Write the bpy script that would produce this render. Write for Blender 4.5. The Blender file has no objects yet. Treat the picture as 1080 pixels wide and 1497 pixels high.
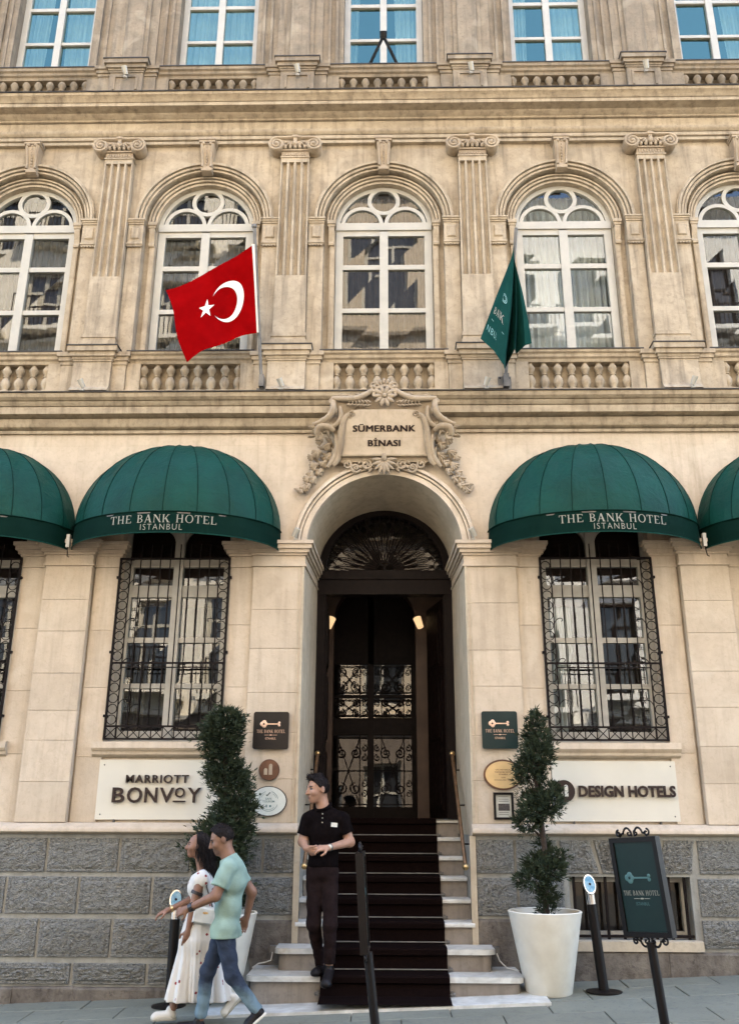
import bpy, bmesh, math, random
import numpy as np
from mathutils import Vector, Matrix
R = math.radians
random.seed(7)
SC = bpy.context.scene
COL = SC.collection

# ---------------------------------------------------------------- camera
EYE = Vector((0.018, -9.25, 1.5))
cam_d = bpy.data.cameras.new('camera'); cam = bpy.data.objects.new('camera', cam_d); COL.objects.link(cam)
cam_d.sensor_fit = 'HORIZONTAL'; cam_d.sensor_width = 36.0; cam_d.lens = 1305.1 / 1080 * 36
cam_d.clip_start = 0.05; cam_d.clip_end = 3000
pit, yaw, rol = 0.32951, -0.01939, 0.00395
fw = Vector((math.sin(yaw) * math.cos(pit), math.cos(yaw) * math.cos(pit), math.sin(pit)))
rt = fw.cross(Vector((0, 0, 1))).normalized(); up = rt.cross(fw)
rt2 = rt * math.cos(rol) + up * math.sin(rol); up2 = up * math.cos(rol) - rt * math.sin(rol)
mw = Matrix((rt2, up2, -fw)).transposed().to_4x4(); mw.translation = EYE
cam.matrix_world = mw
SC.camera = cam

# ---------------------------------------------------------------- world, sun, exposure
SUN_EL, SUN_AZ = 56.0, 28.0          # the sun stands behind the hotel: its street front lies in open shade
world = bpy.data.worlds.new('World'); SC.world = world; world.use_nodes = True
wn = world.node_tree.nodes; wl = world.node_tree.links
bg = wn['Background']; bg.inputs['Strength'].default_value = 0.15
sky = wn.new('ShaderNodeTexSky'); sky.sky_type = 'NISHITA'; sky.sun_disc = False
sky.sun_elevation = R(SUN_EL); sky.sun_rotation = R(SUN_AZ)
sky.air_density = 1.0; sky.dust_density = 2.0; sky.ozone_density = 1.0
wl.new(sky.outputs[0], bg.inputs[0])
sun_d = bpy.data.lights.new('sun', 'SUN'); sun = bpy.data.objects.new('sun', sun_d); COL.objects.link(sun)
sun_d.energy = 5.0; sun_d.angle = R(0.5); sun_d.color = (1.0, 0.90, 0.76)
to_sun = Vector((math.sin(R(SUN_AZ)) * math.cos(R(SUN_EL)), math.cos(R(SUN_AZ)) * math.cos(R(SUN_EL)), math.sin(R(SUN_EL))))
sun.rotation_euler = to_sun.to_track_quat('Z', 'Y').to_euler()
sun.location = (10, 20, 40)
vs = SC.view_settings
vs.view_transform = 'Standard'; vs.look = 'None'; vs.gamma = 1.0; vs.exposure = 3.12; vs.use_curve_mapping = False
SC.cycles.use_denoising = True
SC.cycles.max_bounces = 8; SC.cycles.diffuse_bounces = 2; SC.cycles.glossy_bounces = 4
SC.cycles.transparent_max_bounces = 12; SC.cycles.sample_clamp_indirect = 6.0
SC.cycles.caustics_reflective = False; SC.cycles.caustics_refractive = False

# ---------------------------------------------------------------- materials
MATS = {}
def new_mat(name):
    m = bpy.data.materials.new(name); m.use_nodes = True
    MATS[name] = m
    nt = m.node_tree
    return m, nt, nt.nodes['Principled BSDF']
def setin(b, **k):
    for a, v in k.items():
        b.inputs[a.replace('_', ' ')].default_value = v
def rgba(c): return (c[0], c[1], c[2], 1.0)
def pos_map(nt, scale):
    g = nt.nodes.new('ShaderNodeNewGeometry'); mp = nt.nodes.new('ShaderNodeMapping')
    mp.inputs['Scale'].default_value = scale
    nt.links.new(g.outputs['Position'], mp.inputs[0]); return mp.outputs[0]
def noise(nt, vec, scale, detail=5, rough=0.55, dist=0.0):
    n = nt.nodes.new('ShaderNodeTexNoise'); n.inputs['Scale'].default_value = scale
    n.inputs['Detail'].default_value = detail; n.inputs['Roughness'].default_value = rough
    n.inputs['Distortion'].default_value = dist
    nt.links.new(vec, n.inputs['Vector']); return n.outputs[0]
def ramp(nt, fac, a, b, va=0.0, vb=1.0):
    r = nt.nodes.new('ShaderNodeMapRange'); r.inputs[1].default_value = a; r.inputs[2].default_value = b
    r.inputs[3].default_value = va; r.inputs[4].default_value = vb
    nt.links.new(fac, r.inputs[0]); return r.outputs[0]
def mixc(nt, fac, a, b, mode='MIX'):
    m = nt.nodes.new('ShaderNodeMix'); m.data_type = 'RGBA'; m.blend_type = mode
    if isinstance(fac, float): m.inputs[0].default_value = fac
    else: nt.links.new(fac, m.inputs[0])
    for s, i in ((a, 6), (b, 7)):
        if isinstance(s, tuple): m.inputs[i].default_value = rgba(s)
        else: nt.links.new(s, m.inputs[i])
    return m.outputs[2]
def bump(nt, b, h, strength, dist=0.02):
    bp = nt.nodes.new('ShaderNodeBump'); bp.inputs['Strength'].default_value = strength
    bp.inputs['Distance'].default_value = dist
    nt.links.new(h, bp.inputs['Height'])
    if b.inputs['Normal'].links: nt.links.new(b.inputs['Normal'].links[0].from_socket, bp.inputs['Normal'])
    nt.links.new(bp.outputs[0], b.inputs['Normal'])
def stone(name, c1, c2, soot, soot_amt, rough=0.85, patch=None, bump_s=0.25, grain=70, joints=None, big=0.9, jf=0.5, per_block=0.0, blot=0.35):
    m, nt, b = new_mat(name)
    p1 = pos_map(nt, (1, 1, 1)); ps = pos_map(nt, (7, 7, 0.55))
    n1 = noise(nt, p1, big, 6, 0.6); n2 = noise(nt, p1, 5.5, 5, 0.6, 0.3); n3 = noise(nt, ps, 1.6, 5, 0.6)
    c = mixc(nt, ramp(nt, n1, 0.34, 0.66), c1, c2)
    c = mixc(nt, ramp(nt, n2, 0.42, 0.72, 0, blot), c, soot)
    n7 = noise(nt, p1, 21, 6, 0.7, 0.6)
    c = mixc(nt, ramp(nt, n7, 0.52, 0.70, 0, blot), c, soot)
    c = mixc(nt, ramp(nt, n3, 0.50, 0.74, 0, soot_amt), c, soot)
    if patch:
        n4 = noise(nt, p1, 2.3, 2, 0.4, 1.2)
        c = mixc(nt, ramp(nt, n4, 0.57, 0.68, 0, 0.30), c, patch)
    if joints:
        bw, bh = joints
        sw = nt.nodes.new('ShaderNodeMapping'); sw.inputs['Rotation'].default_value = (R(90), 0, 0)
        g = nt.nodes.new('ShaderNodeNewGeometry'); nt.links.new(g.outputs['Position'], sw.inputs[0])
        br = nt.nodes.new('ShaderNodeTexBrick'); br.inputs['Scale'].default_value = 1.0
        br.inputs['Brick Width'].default_value = bw; br.inputs['Row Height'].default_value = bh
        br.inputs['Mortar Size'].default_value = 0.004; br.inputs['Mortar Smooth'].default_value = 0.6
        br.inputs['Color1'].default_value = (0.80, 0.80, 0.80, 1); br.inputs['Color2'].default_value = (1, 1, 1, 1)
        br.inputs['Mortar'].default_value = (0.66, 0.62, 0.58, 1)
        nt.links.new(sw.outputs[0], br.inputs['Vector'])
        c = mixc(nt, jf, c, br.outputs[0], 'MULTIPLY')
    if per_block:
        oi = nt.nodes.new('ShaderNodeObjectInfo'); c = mixc(nt, ramp(nt, oi.outputs['Random'], 0, 1, 0, per_block), c, tuple(x * 0.62 for x in c2))
    nt.links.new(c, b.inputs['Base Color'])
    setin(b, Roughness=rough); b.inputs['Specular IOR Level'].default_value = 0.25
    n5 = noise(nt, p1, grain, 4, 0.6); n6 = noise(nt, p1, 9, 5, 0.65)
    bump(nt, b, n5, bump_s * 0.6, 0.006); bump(nt, b, n6, bump_s, 0.02)
    return m
def plain(name, c, rough=0.5, metal=0.0, var=0.12, scale=12, bump_s=0.0, c2=None, spec=0.5, bscale=None):
    m, nt, b = new_mat(name)
    p = pos_map(nt, (1, 1, 1)); n = noise(nt, p, scale, 4, 0.55)
    d = c2 or tuple(x * (1 - 2 * var) for x in c)
    nt.links.new(mixc(nt, ramp(nt, n, 0.35, 0.68), c, d), b.inputs['Base Color'])
    nt.links.new(ramp(nt, n, 0.3, 0.7, max(0, rough - 0.06), min(1, rough + 0.08)), b.inputs['Roughness'])
    b.inputs['Metallic'].default_value = metal; b.inputs['Specular IOR Level'].default_value = spec
    if bump_s: bump(nt, b, noise(nt, p, bscale or scale * 4, 4, 0.6), bump_s, 0.01)
    return m

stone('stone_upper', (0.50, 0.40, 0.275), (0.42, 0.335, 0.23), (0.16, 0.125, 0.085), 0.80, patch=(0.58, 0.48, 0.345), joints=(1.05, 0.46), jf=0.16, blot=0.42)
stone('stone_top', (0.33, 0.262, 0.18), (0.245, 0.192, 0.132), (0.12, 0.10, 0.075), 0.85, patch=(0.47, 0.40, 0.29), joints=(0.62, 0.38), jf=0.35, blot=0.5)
stone('stone_carved', (0.47, 0.37, 0.255), (0.38, 0.295, 0.20), (0.17, 0.13, 0.095), 0.45, bump_s=0.3)
stone('stone_ground', (0.64, 0.525, 0.395), (0.58, 0.47, 0.345), (0.36, 0.28, 0.19), 0.55, patch=(0.70, 0.605, 0.465), joints=(1.15, 0.42), jf=0.22, blot=0.34)
stone('stone_ashlar', (0.63, 0.515, 0.385), (0.55, 0.44, 0.32), (0.35, 0.27, 0.185), 0.5, patch=(0.68, 0.585, 0.45), per_block=0.28, blot=0.32)
stone('stone_reveal', (0.56, 0.47, 0.34), (0.48, 0.39, 0.275), (0.26, 0.21, 0.15), 0.4)
stone('plinth_mortar', (0.36, 0.345, 0.30), (0.30, 0.285, 0.245), (0.11, 0.10, 0.085), 0.5)
stone('plinth_base', (0.20, 0.17, 0.135), (0.12, 0.098, 0.078), (0.045, 0.034, 0.027), 0.6, patch=(0.36, 0.31, 0.24), bump_s=1.0, grain=45, big=2.2, blot=0.7)
stone('opposite_shopfront', (0.20, 0.16, 0.12), (0.14, 0.11, 0.085), (0.07, 0.055, 0.045), 0.4)  # kept dark to cut bounce light from the unseen lower storeys
stone('opposite_cream', (0.80, 0.74, 0.62), (0.74, 0.67, 0.55), (0.5, 0.45, 0.37), 0.2)
stone('opposite_white', (0.82, 0.80, 0.75), (0.77, 0.75, 0.69), (0.5, 0.47, 0.42), 0.15)
stone('opposite_ochre', (0.58, 0.48, 0.36), (0.48, 0.39, 0.28), (0.3, 0.24, 0.17), 0.35)
# rough punched face of the plinth blocks
m, nt, b = new_mat('plinth_rough')
p = pos_map(nt, (1, 1, 1)); pst = pos_map(nt, (1.0, 1.0, 1.6))
n1 = noise(nt, p, 1.3, 4); n2 = noise(nt, pst, 34, 3, 0.6, 0.8); n3 = noise(nt, pst, 75, 3, 0.6)
c = mixc(nt, ramp(nt, n1, 0.35, 0.65), (0.33, 0.315, 0.275), (0.265, 0.252, 0.217))
c = mixc(nt, ramp(nt, n2, 0.50, 0.62, 0, 0.62), c, (0.085, 0.08, 0.068))  # shade of the pits put into the colour, since frontal light flattens the relief
nt.links.new(c, b.inputs['Base Color']); setin(b, Roughness=0.9)
bump(nt, b, n3, 0.5, 0.012); bump(nt, b, n2, 1.0, 0.07)
# marble
m, nt, b = new_mat('marble')
p = pos_map(nt, (1, 1, 1)); n1 = noise(nt, p, 3, 8, 0.65, 1.5); n2 = noise(nt, p, 14, 5)
c = mixc(nt, ramp(nt, n1, 0.45, 0.6, 0, 0.6), (0.60, 0.585, 0.53), (0.36, 0.35, 0.31))
c = mixc(nt, ramp(nt, n2, 0.5, 0.75, 0, 0.5), c, (0.34, 0.28, 0.21))
nt.links.new(c, b.inputs['Base Color']); setin(b, Roughness=0.42); bump(nt, b, n2, 0.1, 0.01)
stone('riser_stone', (0.30, 0.26, 0.215), (0.22, 0.185, 0.15), (0.10, 0.08, 0.065), 0.5)
# pavers
def paver_mat(name, a, bcol):
    m, nt, b = new_mat(name)
    p = pos_map(nt, (1, 1, 1)); n1 = noise(nt, p, 2.2, 6, 0.6); n2 = noise(nt, p, 40, 3)
    oi = nt.nodes.new('ShaderNodeObjectInfo')
    c = mixc(nt, ramp(nt, n1, 0.3, 0.7), a, bcol)
    c = mixc(nt, ramp(nt, oi.outputs['Random'], 0, 1, 0, 0.35), c, tuple(x * 0.62 for x in a))
    c = mixc(nt, ramp(nt, n2, 0.55, 0.75, 0, 0.4), c, (0.05, 0.05, 0.048))
    c = mixc(nt, ramp(nt, noise(nt, p, 9, 6, 0.7, 0.6), 0.52, 0.68, 0, 0.45), c, (0.075, 0.078, 0.068))
    nt.links.new(c, b.inputs['Base Color']); setin(b, Roughness=0.7); bump(nt, b, n2, 0.15, 0.006)
paver_mat('paver', (0.19, 0.192, 0.148), (0.148, 0.15, 0.115))
plain('asphalt', (0.05, 0.05, 0.048), 0.9, var=0.2, scale=30, bump_s=0.3)
plain('white_paint', (0.46, 0.425, 0.35), 0.4, var=0.05, scale=6)
plain('grey_paint', (0.42, 0.385, 0.32), 0.45, var=0.08, scale=8)
plain('iron', (0.010, 0.006, 0.005), 0.6, 0.0, var=0.2, scale=20, spec=0.12)
plain('black_metal', (0.006, 0.004, 0.0035), 0.4, 0.0, var=0.1, scale=20, spec=0.22)
plain('lead', (0.05, 0.043, 0.037), 0.6, 0.3, var=0.2)
plain('dark_wood', (0.007, 0.0032, 0.0024), 0.55, var=0.2, scale=18, spec=0.12)
plain('brown_wall', (0.055, 0.026, 0.013), 0.6, var=0.2, scale=4)
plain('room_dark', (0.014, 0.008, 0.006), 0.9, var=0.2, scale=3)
plain('room_floor', (0.02, 0.012, 0.008), 0.4, var=0.2, scale=3)
plain('curtain_white', (0.62, 0.64, 0.62), 0.9, var=0.06, scale=5)
plain('curtain_brown', (0.050, 0.034, 0.027), 0.9, var=0.15, scale=9)
plain('blind_brown', (0.034, 0.014, 0.009), 0.8, var=0.1, scale=9)
plain('carpet', (0.008, 0.0045, 0.004), 0.95, var=0.2, scale=60, bump_s=0.3, spec=0.02)
plain('brass', (0.55, 0.38, 0.18), 0.3, 1.0, var=0.15)
plain('old_brass', (0.30, 0.17, 0.085), 0.4, 0.8, var=0.2)
plain('bronze', (0.15, 0.075, 0.045), 0.45, 0.6, var=0.15)
plain('chrome', (0.72, 0.72, 0.70), 0.12, 1.0, var=0.05)
plain('galvanised', (0.16, 0.15, 0.135), 0.5, 0.5, var=0.15)
plain('letter_bronze', (0.022, 0.010, 0.008), 0.4, 0.4, var=0.1)
plain('sign_white', (0.62, 0.575, 0.475), 0.45, var=0.03, scale=3)
plain('plaque_black', (0.014, 0.010, 0.008), 0.35, var=0.15, scale=5, spec=0.25)
plain('plaque_green', (0.008, 0.022, 0.020), 0.35, var=0.15, scale=5, spec=0.25)
plain('copper_print', (0.72, 0.47, 0.33), 0.35, 0.4, var=0.05)
plain('pale_print', (0.30, 0.28, 0.22), 0.6, var=0.03)
plain('teal_print', (0.17, 0.35, 0.33), 0.6, var=0.03)
plain('dim_teal_print', (0.055, 0.13, 0.125), 0.5, var=0.03)
plain('dark_print', (0.05, 0.035, 0.028), 0.6, var=0.03)
plain('gold_plate', (0.66, 0.46, 0.22), 0.38, 0.5, var=0.06)
plain('pearl', (0.62, 0.63, 0.56), 0.3, var=0.05)
plain('paper', (0.50, 0.47, 0.38), 0.6, var=0.1, scale=8)
plain('photo_print', (0.07, 0.055, 0.045), 0.5, var=0.3, scale=60)
plain('pot_white', (0.76, 0.715, 0.61), 0.55, scale=4.5, c2=(0.64, 0.585, 0.48), bump_s=0.08, bscale=40)
plain('soil', (0.035, 0.025, 0.018), 0.95, var=0.2, scale=60, bump_s=0.5)
plain('bark', (0.05, 0.032, 0.022), 0.9, var=0.25, scale=40, bump_s=0.5)
plain('cable_white', (0.6, 0.58, 0.52), 0.5)
plain('disc_blue', (0.05, 0.19, 0.30), 0.35, var=0.35, scale=25, c2=(0.25, 0.40, 0.46))
plain('flag_red', (0.25, 0.0008, 0.0015), 0.85, var=0.12, scale=5, spec=0.02)
plain('flag_white', (0.80, 0.76, 0.68), 0.75, var=0.02, spec=0.2)
plain('flag_green', (0.004, 0.042, 0.034), 0.8, var=0.08, scale=5, spec=0.08)
# foliage
m, nt, b = new_mat('cypress')
p = pos_map(nt, (1, 1, 1)); n1 = noise(nt, p, 9, 4); n2 = noise(nt, p, 45, 2)
c = mixc(nt, ramp(nt, n1, 0.35, 0.65), (0.020, 0.032, 0.017), (0.036, 0.050, 0.025))
c = mixc(nt, ramp(nt, n2, 0.5, 0.75, 0, 0.6), c, (0.050, 0.048, 0.025))
nt.links.new(c, b.inputs['Base Color']); setin(b, Roughness=0.75); b.inputs['Specular IOR Level'].default_value = 0.2
# awning canvas
m, nt, b = new_mat('awning_green')
p = pos_map(nt, (1, 1, 1)); n1 = noise(nt, p, 2.5, 5); n2 = noise(nt, p, 350, 2); n3 = noise(nt, pos_map(nt, (6, 6, 0.8)), 2, 4)
c = mixc(nt, ramp(nt, n1, 0.35, 0.65), (0.0035, 0.047, 0.033), (0.003, 0.034, 0.024))
c = mixc(nt, ramp(nt, n3, 0.5, 0.75, 0, 0.3), c, (0.008, 0.045, 0.033))
nt.links.new(c, b.inputs['Base Color']); setin(b, Roughness=0.5); b.inputs['Specular IOR Level'].default_value = 0.12
bump(nt, b, n2, 0.25, 0.003); bump(nt, b, noise(nt, p, 6, 4, 0.6, 0.4), 0.5, 0.04)
n4 = noise(nt, p, 26, 5, 0.7); nt.links.new(mixc(nt, ramp(nt, n4, 0.56, 0.80, 0, 0.4), c, (0.012, 0.058, 0.042)), b.inputs['Base Color'])
plain('awning_band', (0.002, 0.016, 0.011), 0.7, var=0.1, scale=3, spec=0.05)  # darker copy of the canvas green: the valance's shade put into the colour
# glass: clear sheet that mirrors the street
def glass(name, refl, tint, gc=(0.97, 0.98, 0.97)):
    m, nt, b = new_mat(name); nt.nodes.remove(b); out = nt.nodes['Material Output']
    t = nt.nodes.new('ShaderNodeBsdfTransparent'); t.inputs[0].default_value = rgba(tint)
    g = nt.nodes.new('ShaderNodeBsdfGlossy'); g.inputs['Roughness'].default_value = 0.012
    g.inputs['Color'].default_value = rgba(gc)
    p = pos_map(nt, (1, 1, 1)); n = noise(nt, p, 1.6, 2)
    bp = nt.nodes.new('ShaderNodeBump'); bp.inputs['Strength'].default_value = 0.012; bp.inputs['Distance'].default_value = 0.06
    nt.links.new(n, bp.inputs['Height']); nt.links.new(bp.outputs[0], g.inputs['Normal'])
    mx = nt.nodes.new('ShaderNodeMixShader'); mx.inputs[0].default_value = refl
    nt.links.new(t.outputs[0], mx.inputs[1]); nt.links.new(g.outputs[0], mx.inputs[2]); nt.links.new(mx.outputs[0], out.inputs[0])
glass('glass', 0.075, (0.72, 0.75, 0.73)); glass('glass_top', 0.15, (0.5, 0.60, 0.60), (0.60, 1.0, 0.84)); glass('glass_dim', 0.035, (0.5, 0.5, 0.48))
def emit(name, c, s):
    m, nt, b = new_mat(name); b.inputs['Emission Color'].default_value = rgba(c); b.inputs['Emission Strength'].default_value = s
    b.inputs['Base Color'].default_value = rgba(c)
emit('lamp_glow', (1.0, 0.66, 0.34), 0.11)
# people
def skin(name, c, c2): 
    plain(name, c, 0.5, var=0.1, scale=14, c2=c2, spec=0.35)
skin('skin_a', (0.36, 0.20, 0.13), (0.30, 0.16, 0.10)); skin('skin_b', (0.22, 0.115, 0.07), (0.175, 0.088, 0.053)); skin('skin_c', (0.25, 0.13, 0.085), (0.20, 0.10, 0.062))
plain('eye_dark', (0.02, 0.012, 0.01), 0.3); plain('lips', (0.17, 0.065, 0.05), 0.5); plain('brow', (0.03, 0.02, 0.015), 0.8); plain('stubble', (0.13, 0.07, 0.048), 0.6)
plain('hair_black', (0.012, 0.008, 0.007), 0.55, var=0.2, scale=60, bump_s=0.6, bscale=120, spec=0.12)
plain('polo_black', (0.005, 0.003, 0.003), 0.9, var=0.2, scale=40, spec=0.06, bump_s=0.5, bscale=25)
plain('trouser_brown', (0.016, 0.0095, 0.009), 0.9, var=0.15, scale=30, spec=0.06, bump_s=0.6, bscale=20)
plain('shoe_black', (0.008, 0.006, 0.006), 0.5, spec=0.2); plain('shoe_white', (0.60, 0.56, 0.48), 0.55, var=0.06); plain('tee_mint', (0.26, 0.36, 0.30), 0.9, var=0.12, scale=7, spec=0.05, bump_s=0.5, bscale=22)
plain('strap_brown', (0.025, 0.014, 0.012), 0.5); plain('bag_white', (0.66, 0.64, 0.58), 0.5); plain('watch_dark', (0.02, 0.018, 0.018), 0.3)
# jeans bleached towards the hem
m, nt, b = new_mat('denim')
g = nt.nodes.new('ShaderNodeNewGeometry'); sx = nt.nodes.new('ShaderNodeSeparateXYZ'); nt.links.new(g.outputs['Position'], sx.inputs[0])
p = pos_map(nt, (1, 1, 1)); n1 = noise(nt, p, 12, 4)
ad = nt.nodes.new('ShaderNodeMath'); ad.operation = 'MULTIPLY_ADD'; ad.inputs[1].default_value = 0.16
nt.links.new(n1, ad.inputs[0]); nt.links.new(sx.outputs[2], ad.inputs[2])
c = mixc(nt, ramp(nt, ad.outputs[0], 0.26, 0.37), (0.12, 0.18, 0.215), (0.012, 0.021, 0.042))
c = mixc(nt, ramp(nt, n1, 0.55, 0.75, 0, 0.4), c, (0.045, 0.072, 0.10))
nt.links.new(c, b.inputs['Base Color']); setin(b, Roughness=0.9); bump(nt, b, noise(nt, p, 18, 4, 0.6, 0.5), 0.5, 0.02)
# white cotton printed with small red sprigs
m, nt, b = new_mat('dress_print')
p = pos_map(nt, (1, 1, 1)); vo = nt.nodes.new('ShaderNodeTexVoronoi'); vo.inputs['Scale'].default_value = 17; nt.links.new(p, vo.inputs['Vector'])
n1 = noise(nt, p, 110, 2); sb = nt.nodes.new('ShaderNodeMath'); sb.operation = 'MULTIPLY_ADD'; sb.inputs[1].default_value = 0.22
nt.links.new(n1, sb.inputs[0]); nt.links.new(vo.outputs['Distance'], sb.inputs[2])
c = mixc(nt, ramp(nt, sb.outputs[0], 0.27, 0.33), (0.20, 0.015, 0.02), (0.60, 0.565, 0.51))
nt.links.new(c, b.inputs['Base Color']); setin(b, Roughness=0.9); bump(nt, b, noise(nt, pos_map(nt, (1, 1, 0.2)), 30, 3), 0.3, 0.02)

# ---------------------------------------------------------------- mesh helpers
class MB:
    def __init__(s): s.v = []; s.f = []
    def add(s, vs, fs):
        o = len(s.v); s.v += [tuple(x) for x in vs]; s.f += [tuple(i + o for i in f) for f in fs]; return s
    def quad(s, *p): return s.add(p, [tuple(range(len(p)))])
    def box(s, x0, x1, y0, y1, z0, z1):
        return s.add([(x0, y0, z0), (x1, y0, z0), (x1, y1, z0), (x0, y1, z0), (x0, y0, z1), (x1, y0, z1), (x1, y1, z1), (x0, y1, z1)],
                     [(0, 3, 2, 1), (4, 5, 6, 7), (0, 1, 5, 4), (1, 2, 6, 5), (2, 3, 7, 6), (3, 0, 4, 7)])
    def cbox(s, x0, x1, y0, y1, z0, z1, c):
        # box whose front face (y0) has a chamfered border
        return s.add([(x0, y1, z0), (x1, y1, z0), (x1, y1, z1), (x0, y1, z1), (x0, y0 + c, z0), (x1, y0 + c, z0), (x1, y0 + c, z1), (x0, y0 + c, z1),
                      (x0 + c, y0, z0 + c), (x1 - c, y0, z0 + c), (x1 - c, y0, z1 - c), (x0 + c, y0, z1 - c)],
                     [(8, 9, 10, 11), (4, 5, 9, 8), (5, 6, 10, 9), (6, 7, 11, 10), (7, 4, 8, 11), (0, 1, 5, 4), (1, 2, 6, 5), (2, 3, 7, 6), (3, 0, 4, 7), (3, 2, 1, 0)])
    def prof_x(s, prof, x0, x1):
        # closed (y,z) profile run along x
        n = len(prof)
        s.add([(x0, y, z) for y, z in prof] + [(x1, y, z) for y, z in prof],
              [(i, (i + 1) % n, (i + 1) % n + n, i + n) for i in range(n)] + [tuple(range(n))[::-1], tuple(range(n, 2 * n))]); return s
    def prof_y(s, prof, y0, y1):
        # closed (x,z) profile run along y
        n = len(prof)
        return s.add([(x, y0, z) for x, z in prof] + [(x, y1, z) for x, z in prof],
              [(i, (i + 1) % n, (i + 1) % n + n, i + n) for i in range(n)] + [tuple(range(n))[::-1], tuple(range(n, 2 * n))])
    def prof_z(s, prof, z0, z1):
        n = len(prof)
        return s.add([(x, y, z0) for x, y in prof] + [(x, y, z1) for x, y in prof],
              [(i, (i + 1) % n, (i + 1) % n + n, i + n) for i in range(n)] + [tuple(range(n))[::-1], tuple(range(n, 2 * n))])
    def arch(s, prof, cx, zc, a0=0.0, a1=math.pi, n=32, closed=False):
        # closed (r,y) profile swept round a centre in the x-z plane
        k = len(prof); vs = []; fs = []; m = n if closed else n + 1
        for i in range(m):
            a = a0 + (a1 - a0) * i / n
            vs += [(cx + r * math.cos(a), y, zc + r * math.sin(a)) for r, y in prof]
        for i in range(n):
            j = (i + 1) % m
            for q in range(k):
                fs.append((i * k + q, i * k + (q + 1) % k, j * k + (q + 1) % k, j * k + q))
        if not closed: fs += [tuple(range(k)), tuple(range((m - 1) * k, m * k))[::-1]]
        return s.add(vs, fs)
    def lathe(s, prof, cx, cy, z0=0.0, n=16, a0=0.0, a1=2 * math.pi):
        k = len(prof); vs = []; fs = []; full = abs(a1 - a0 - 2 * math.pi) < 1e-6; m = n if full else n + 1
        for i in range(m):
            a = a0 + (a1 - a0) * i / n
            vs += [(cx + r * math.cos(a), cy + r * math.sin(a), z0 + z) for r, z in prof]
        for i in range(n):
            j = (i + 1) % m
            for q in range(k - 1): fs.append((i * k + q, j * k + q, j * k + q + 1, i * k + q + 1))
        if full:
            fs += [tuple(i * k for i in range(m))[::-1], tuple(i * k + k - 1 for i in range(m))]
        return s.add(vs, fs)
    def tube(s, pts, r, n=6, caps=True):
        pts = [Vector(p) for p in pts]; k = len(pts); rr = r if isinstance(r, (list, tuple)) else [r] * k
        vs = []; fs = []; ref = None
        for i, p in enumerate(pts):
            t = (pts[min(i + 1, k - 1)] - pts[max(i - 1, 0)])
            t = t.normalized() if t.length > 1e-9 else Vector((0, 0, 1))
            if ref is None: ref = Vector((0, 0, 1)) if abs(t.z) < 0.9 else Vector((1, 0, 0))
            a = (ref - t * ref.dot(t)).normalized(); b = t.cross(a); ref = a
            for q in range(n):
                g = 2 * math.pi * q / n; vs.append(p + a * (rr[i] * math.cos(g)) + b * (rr[i] * math.sin(g)))
        for i in range(k - 1):
            for q in range(n): fs.append((i * n + q, i * n + (q + 1) % n, (i + 1) * n + (q + 1) % n, (i + 1) * n + q))
        if caps: fs += [tuple(range(n))[::-1], tuple(range((k - 1) * n, k * n))]
        return s.add(vs, fs)
    def bar(s, a, b, w, d=None):
        # straight bar of rectangular section
        a = Vector(a); b = Vector(b); t = (b - a).normalized(); d = d or w
        ref = Vector((0, 1, 0)) if abs(t.y) < 0.9 else Vector((1, 0, 0))
        u = t.cross(ref).normalized() * (w / 2); v = ref * (d / 2) if abs(t.y) < 0.9 else t.cross(u).normalized() * (d / 2)
        vs = [p + su * u + sv * v for p in (a, b) for su, sv in ((-1, -1), (1, -1), (1, 1), (-1, 1))]
        return s.add(vs, [(3, 2, 1, 0), (4, 5, 6, 7), (0, 1, 5, 4), (1, 2, 6, 5), (2, 3, 7, 6), (3, 0, 4, 7)])
    def ell(s, c, rad, nu=8, nv=6, rot=None):
        vs = []; fs = []; c = Vector(c)
        for j in range(1, nv):
            t = math.pi * j / nv
            for i in range(nu):
                p = 2 * math.pi * i / nu
                vs.append(Vector((rad[0] * math.sin(t) * math.cos(p), rad[1] * math.sin(t) * math.sin(p), rad[2] * math.cos(t))))
        vs += [Vector((0, 0, rad[2])), Vector((0, 0, -rad[2]))]; tp = len(vs) - 2; bt = tp + 1
        for j in range(nv - 2):
            for i in range(nu): fs.append((j * nu + i, (j + 1) * nu + i, (j + 1) * nu + (i + 1) % nu, j * nu + (i + 1) % nu))
        for i in range(nu):
            fs.append((tp, i, (i + 1) % nu)); o = (nv - 2) * nu; fs.append((bt, o + (i + 1) % nu, o + i))
        if rot: vs = [rot @ v for v in vs]
        return s.add([v + c for v in vs], fs)
    def disc(s, cx, cz, r, y, n=24, rz=None):
        rz = rz or r
        return s.quad(*[(cx + r * math.cos(2 * math.pi * i / n), y, cz + rz * math.sin(2 * math.pi * i / n)) for i in range(n)])
    def plate(s, outline, y0, y1):
        # outline (x,z) extruded from y0 (front) to y1
        return s.prof_y(outline, y0, y1)
    def xform(s, M): s.v = [tuple(M @ Vector(v)) for v in s.v]; return s
    def mesh(s, name, mat, smooth=None, recalc=True):
        me = bpy.data.meshes.new(name); me.from_pydata(s.v, [], s.f)
        if recalc:
            bm = bmesh.new(); bm.from_mesh(me); bmesh.ops.recalc_face_normals(bm, faces=bm.faces); bm.to_mesh(me); bm.free()
        me.materials.append(MATS[mat]); me.update()
        if smooth is not None:
            me.shade_smooth(); me.set_sharp_from_angle(angle=R(smooth))
        return me
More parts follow.
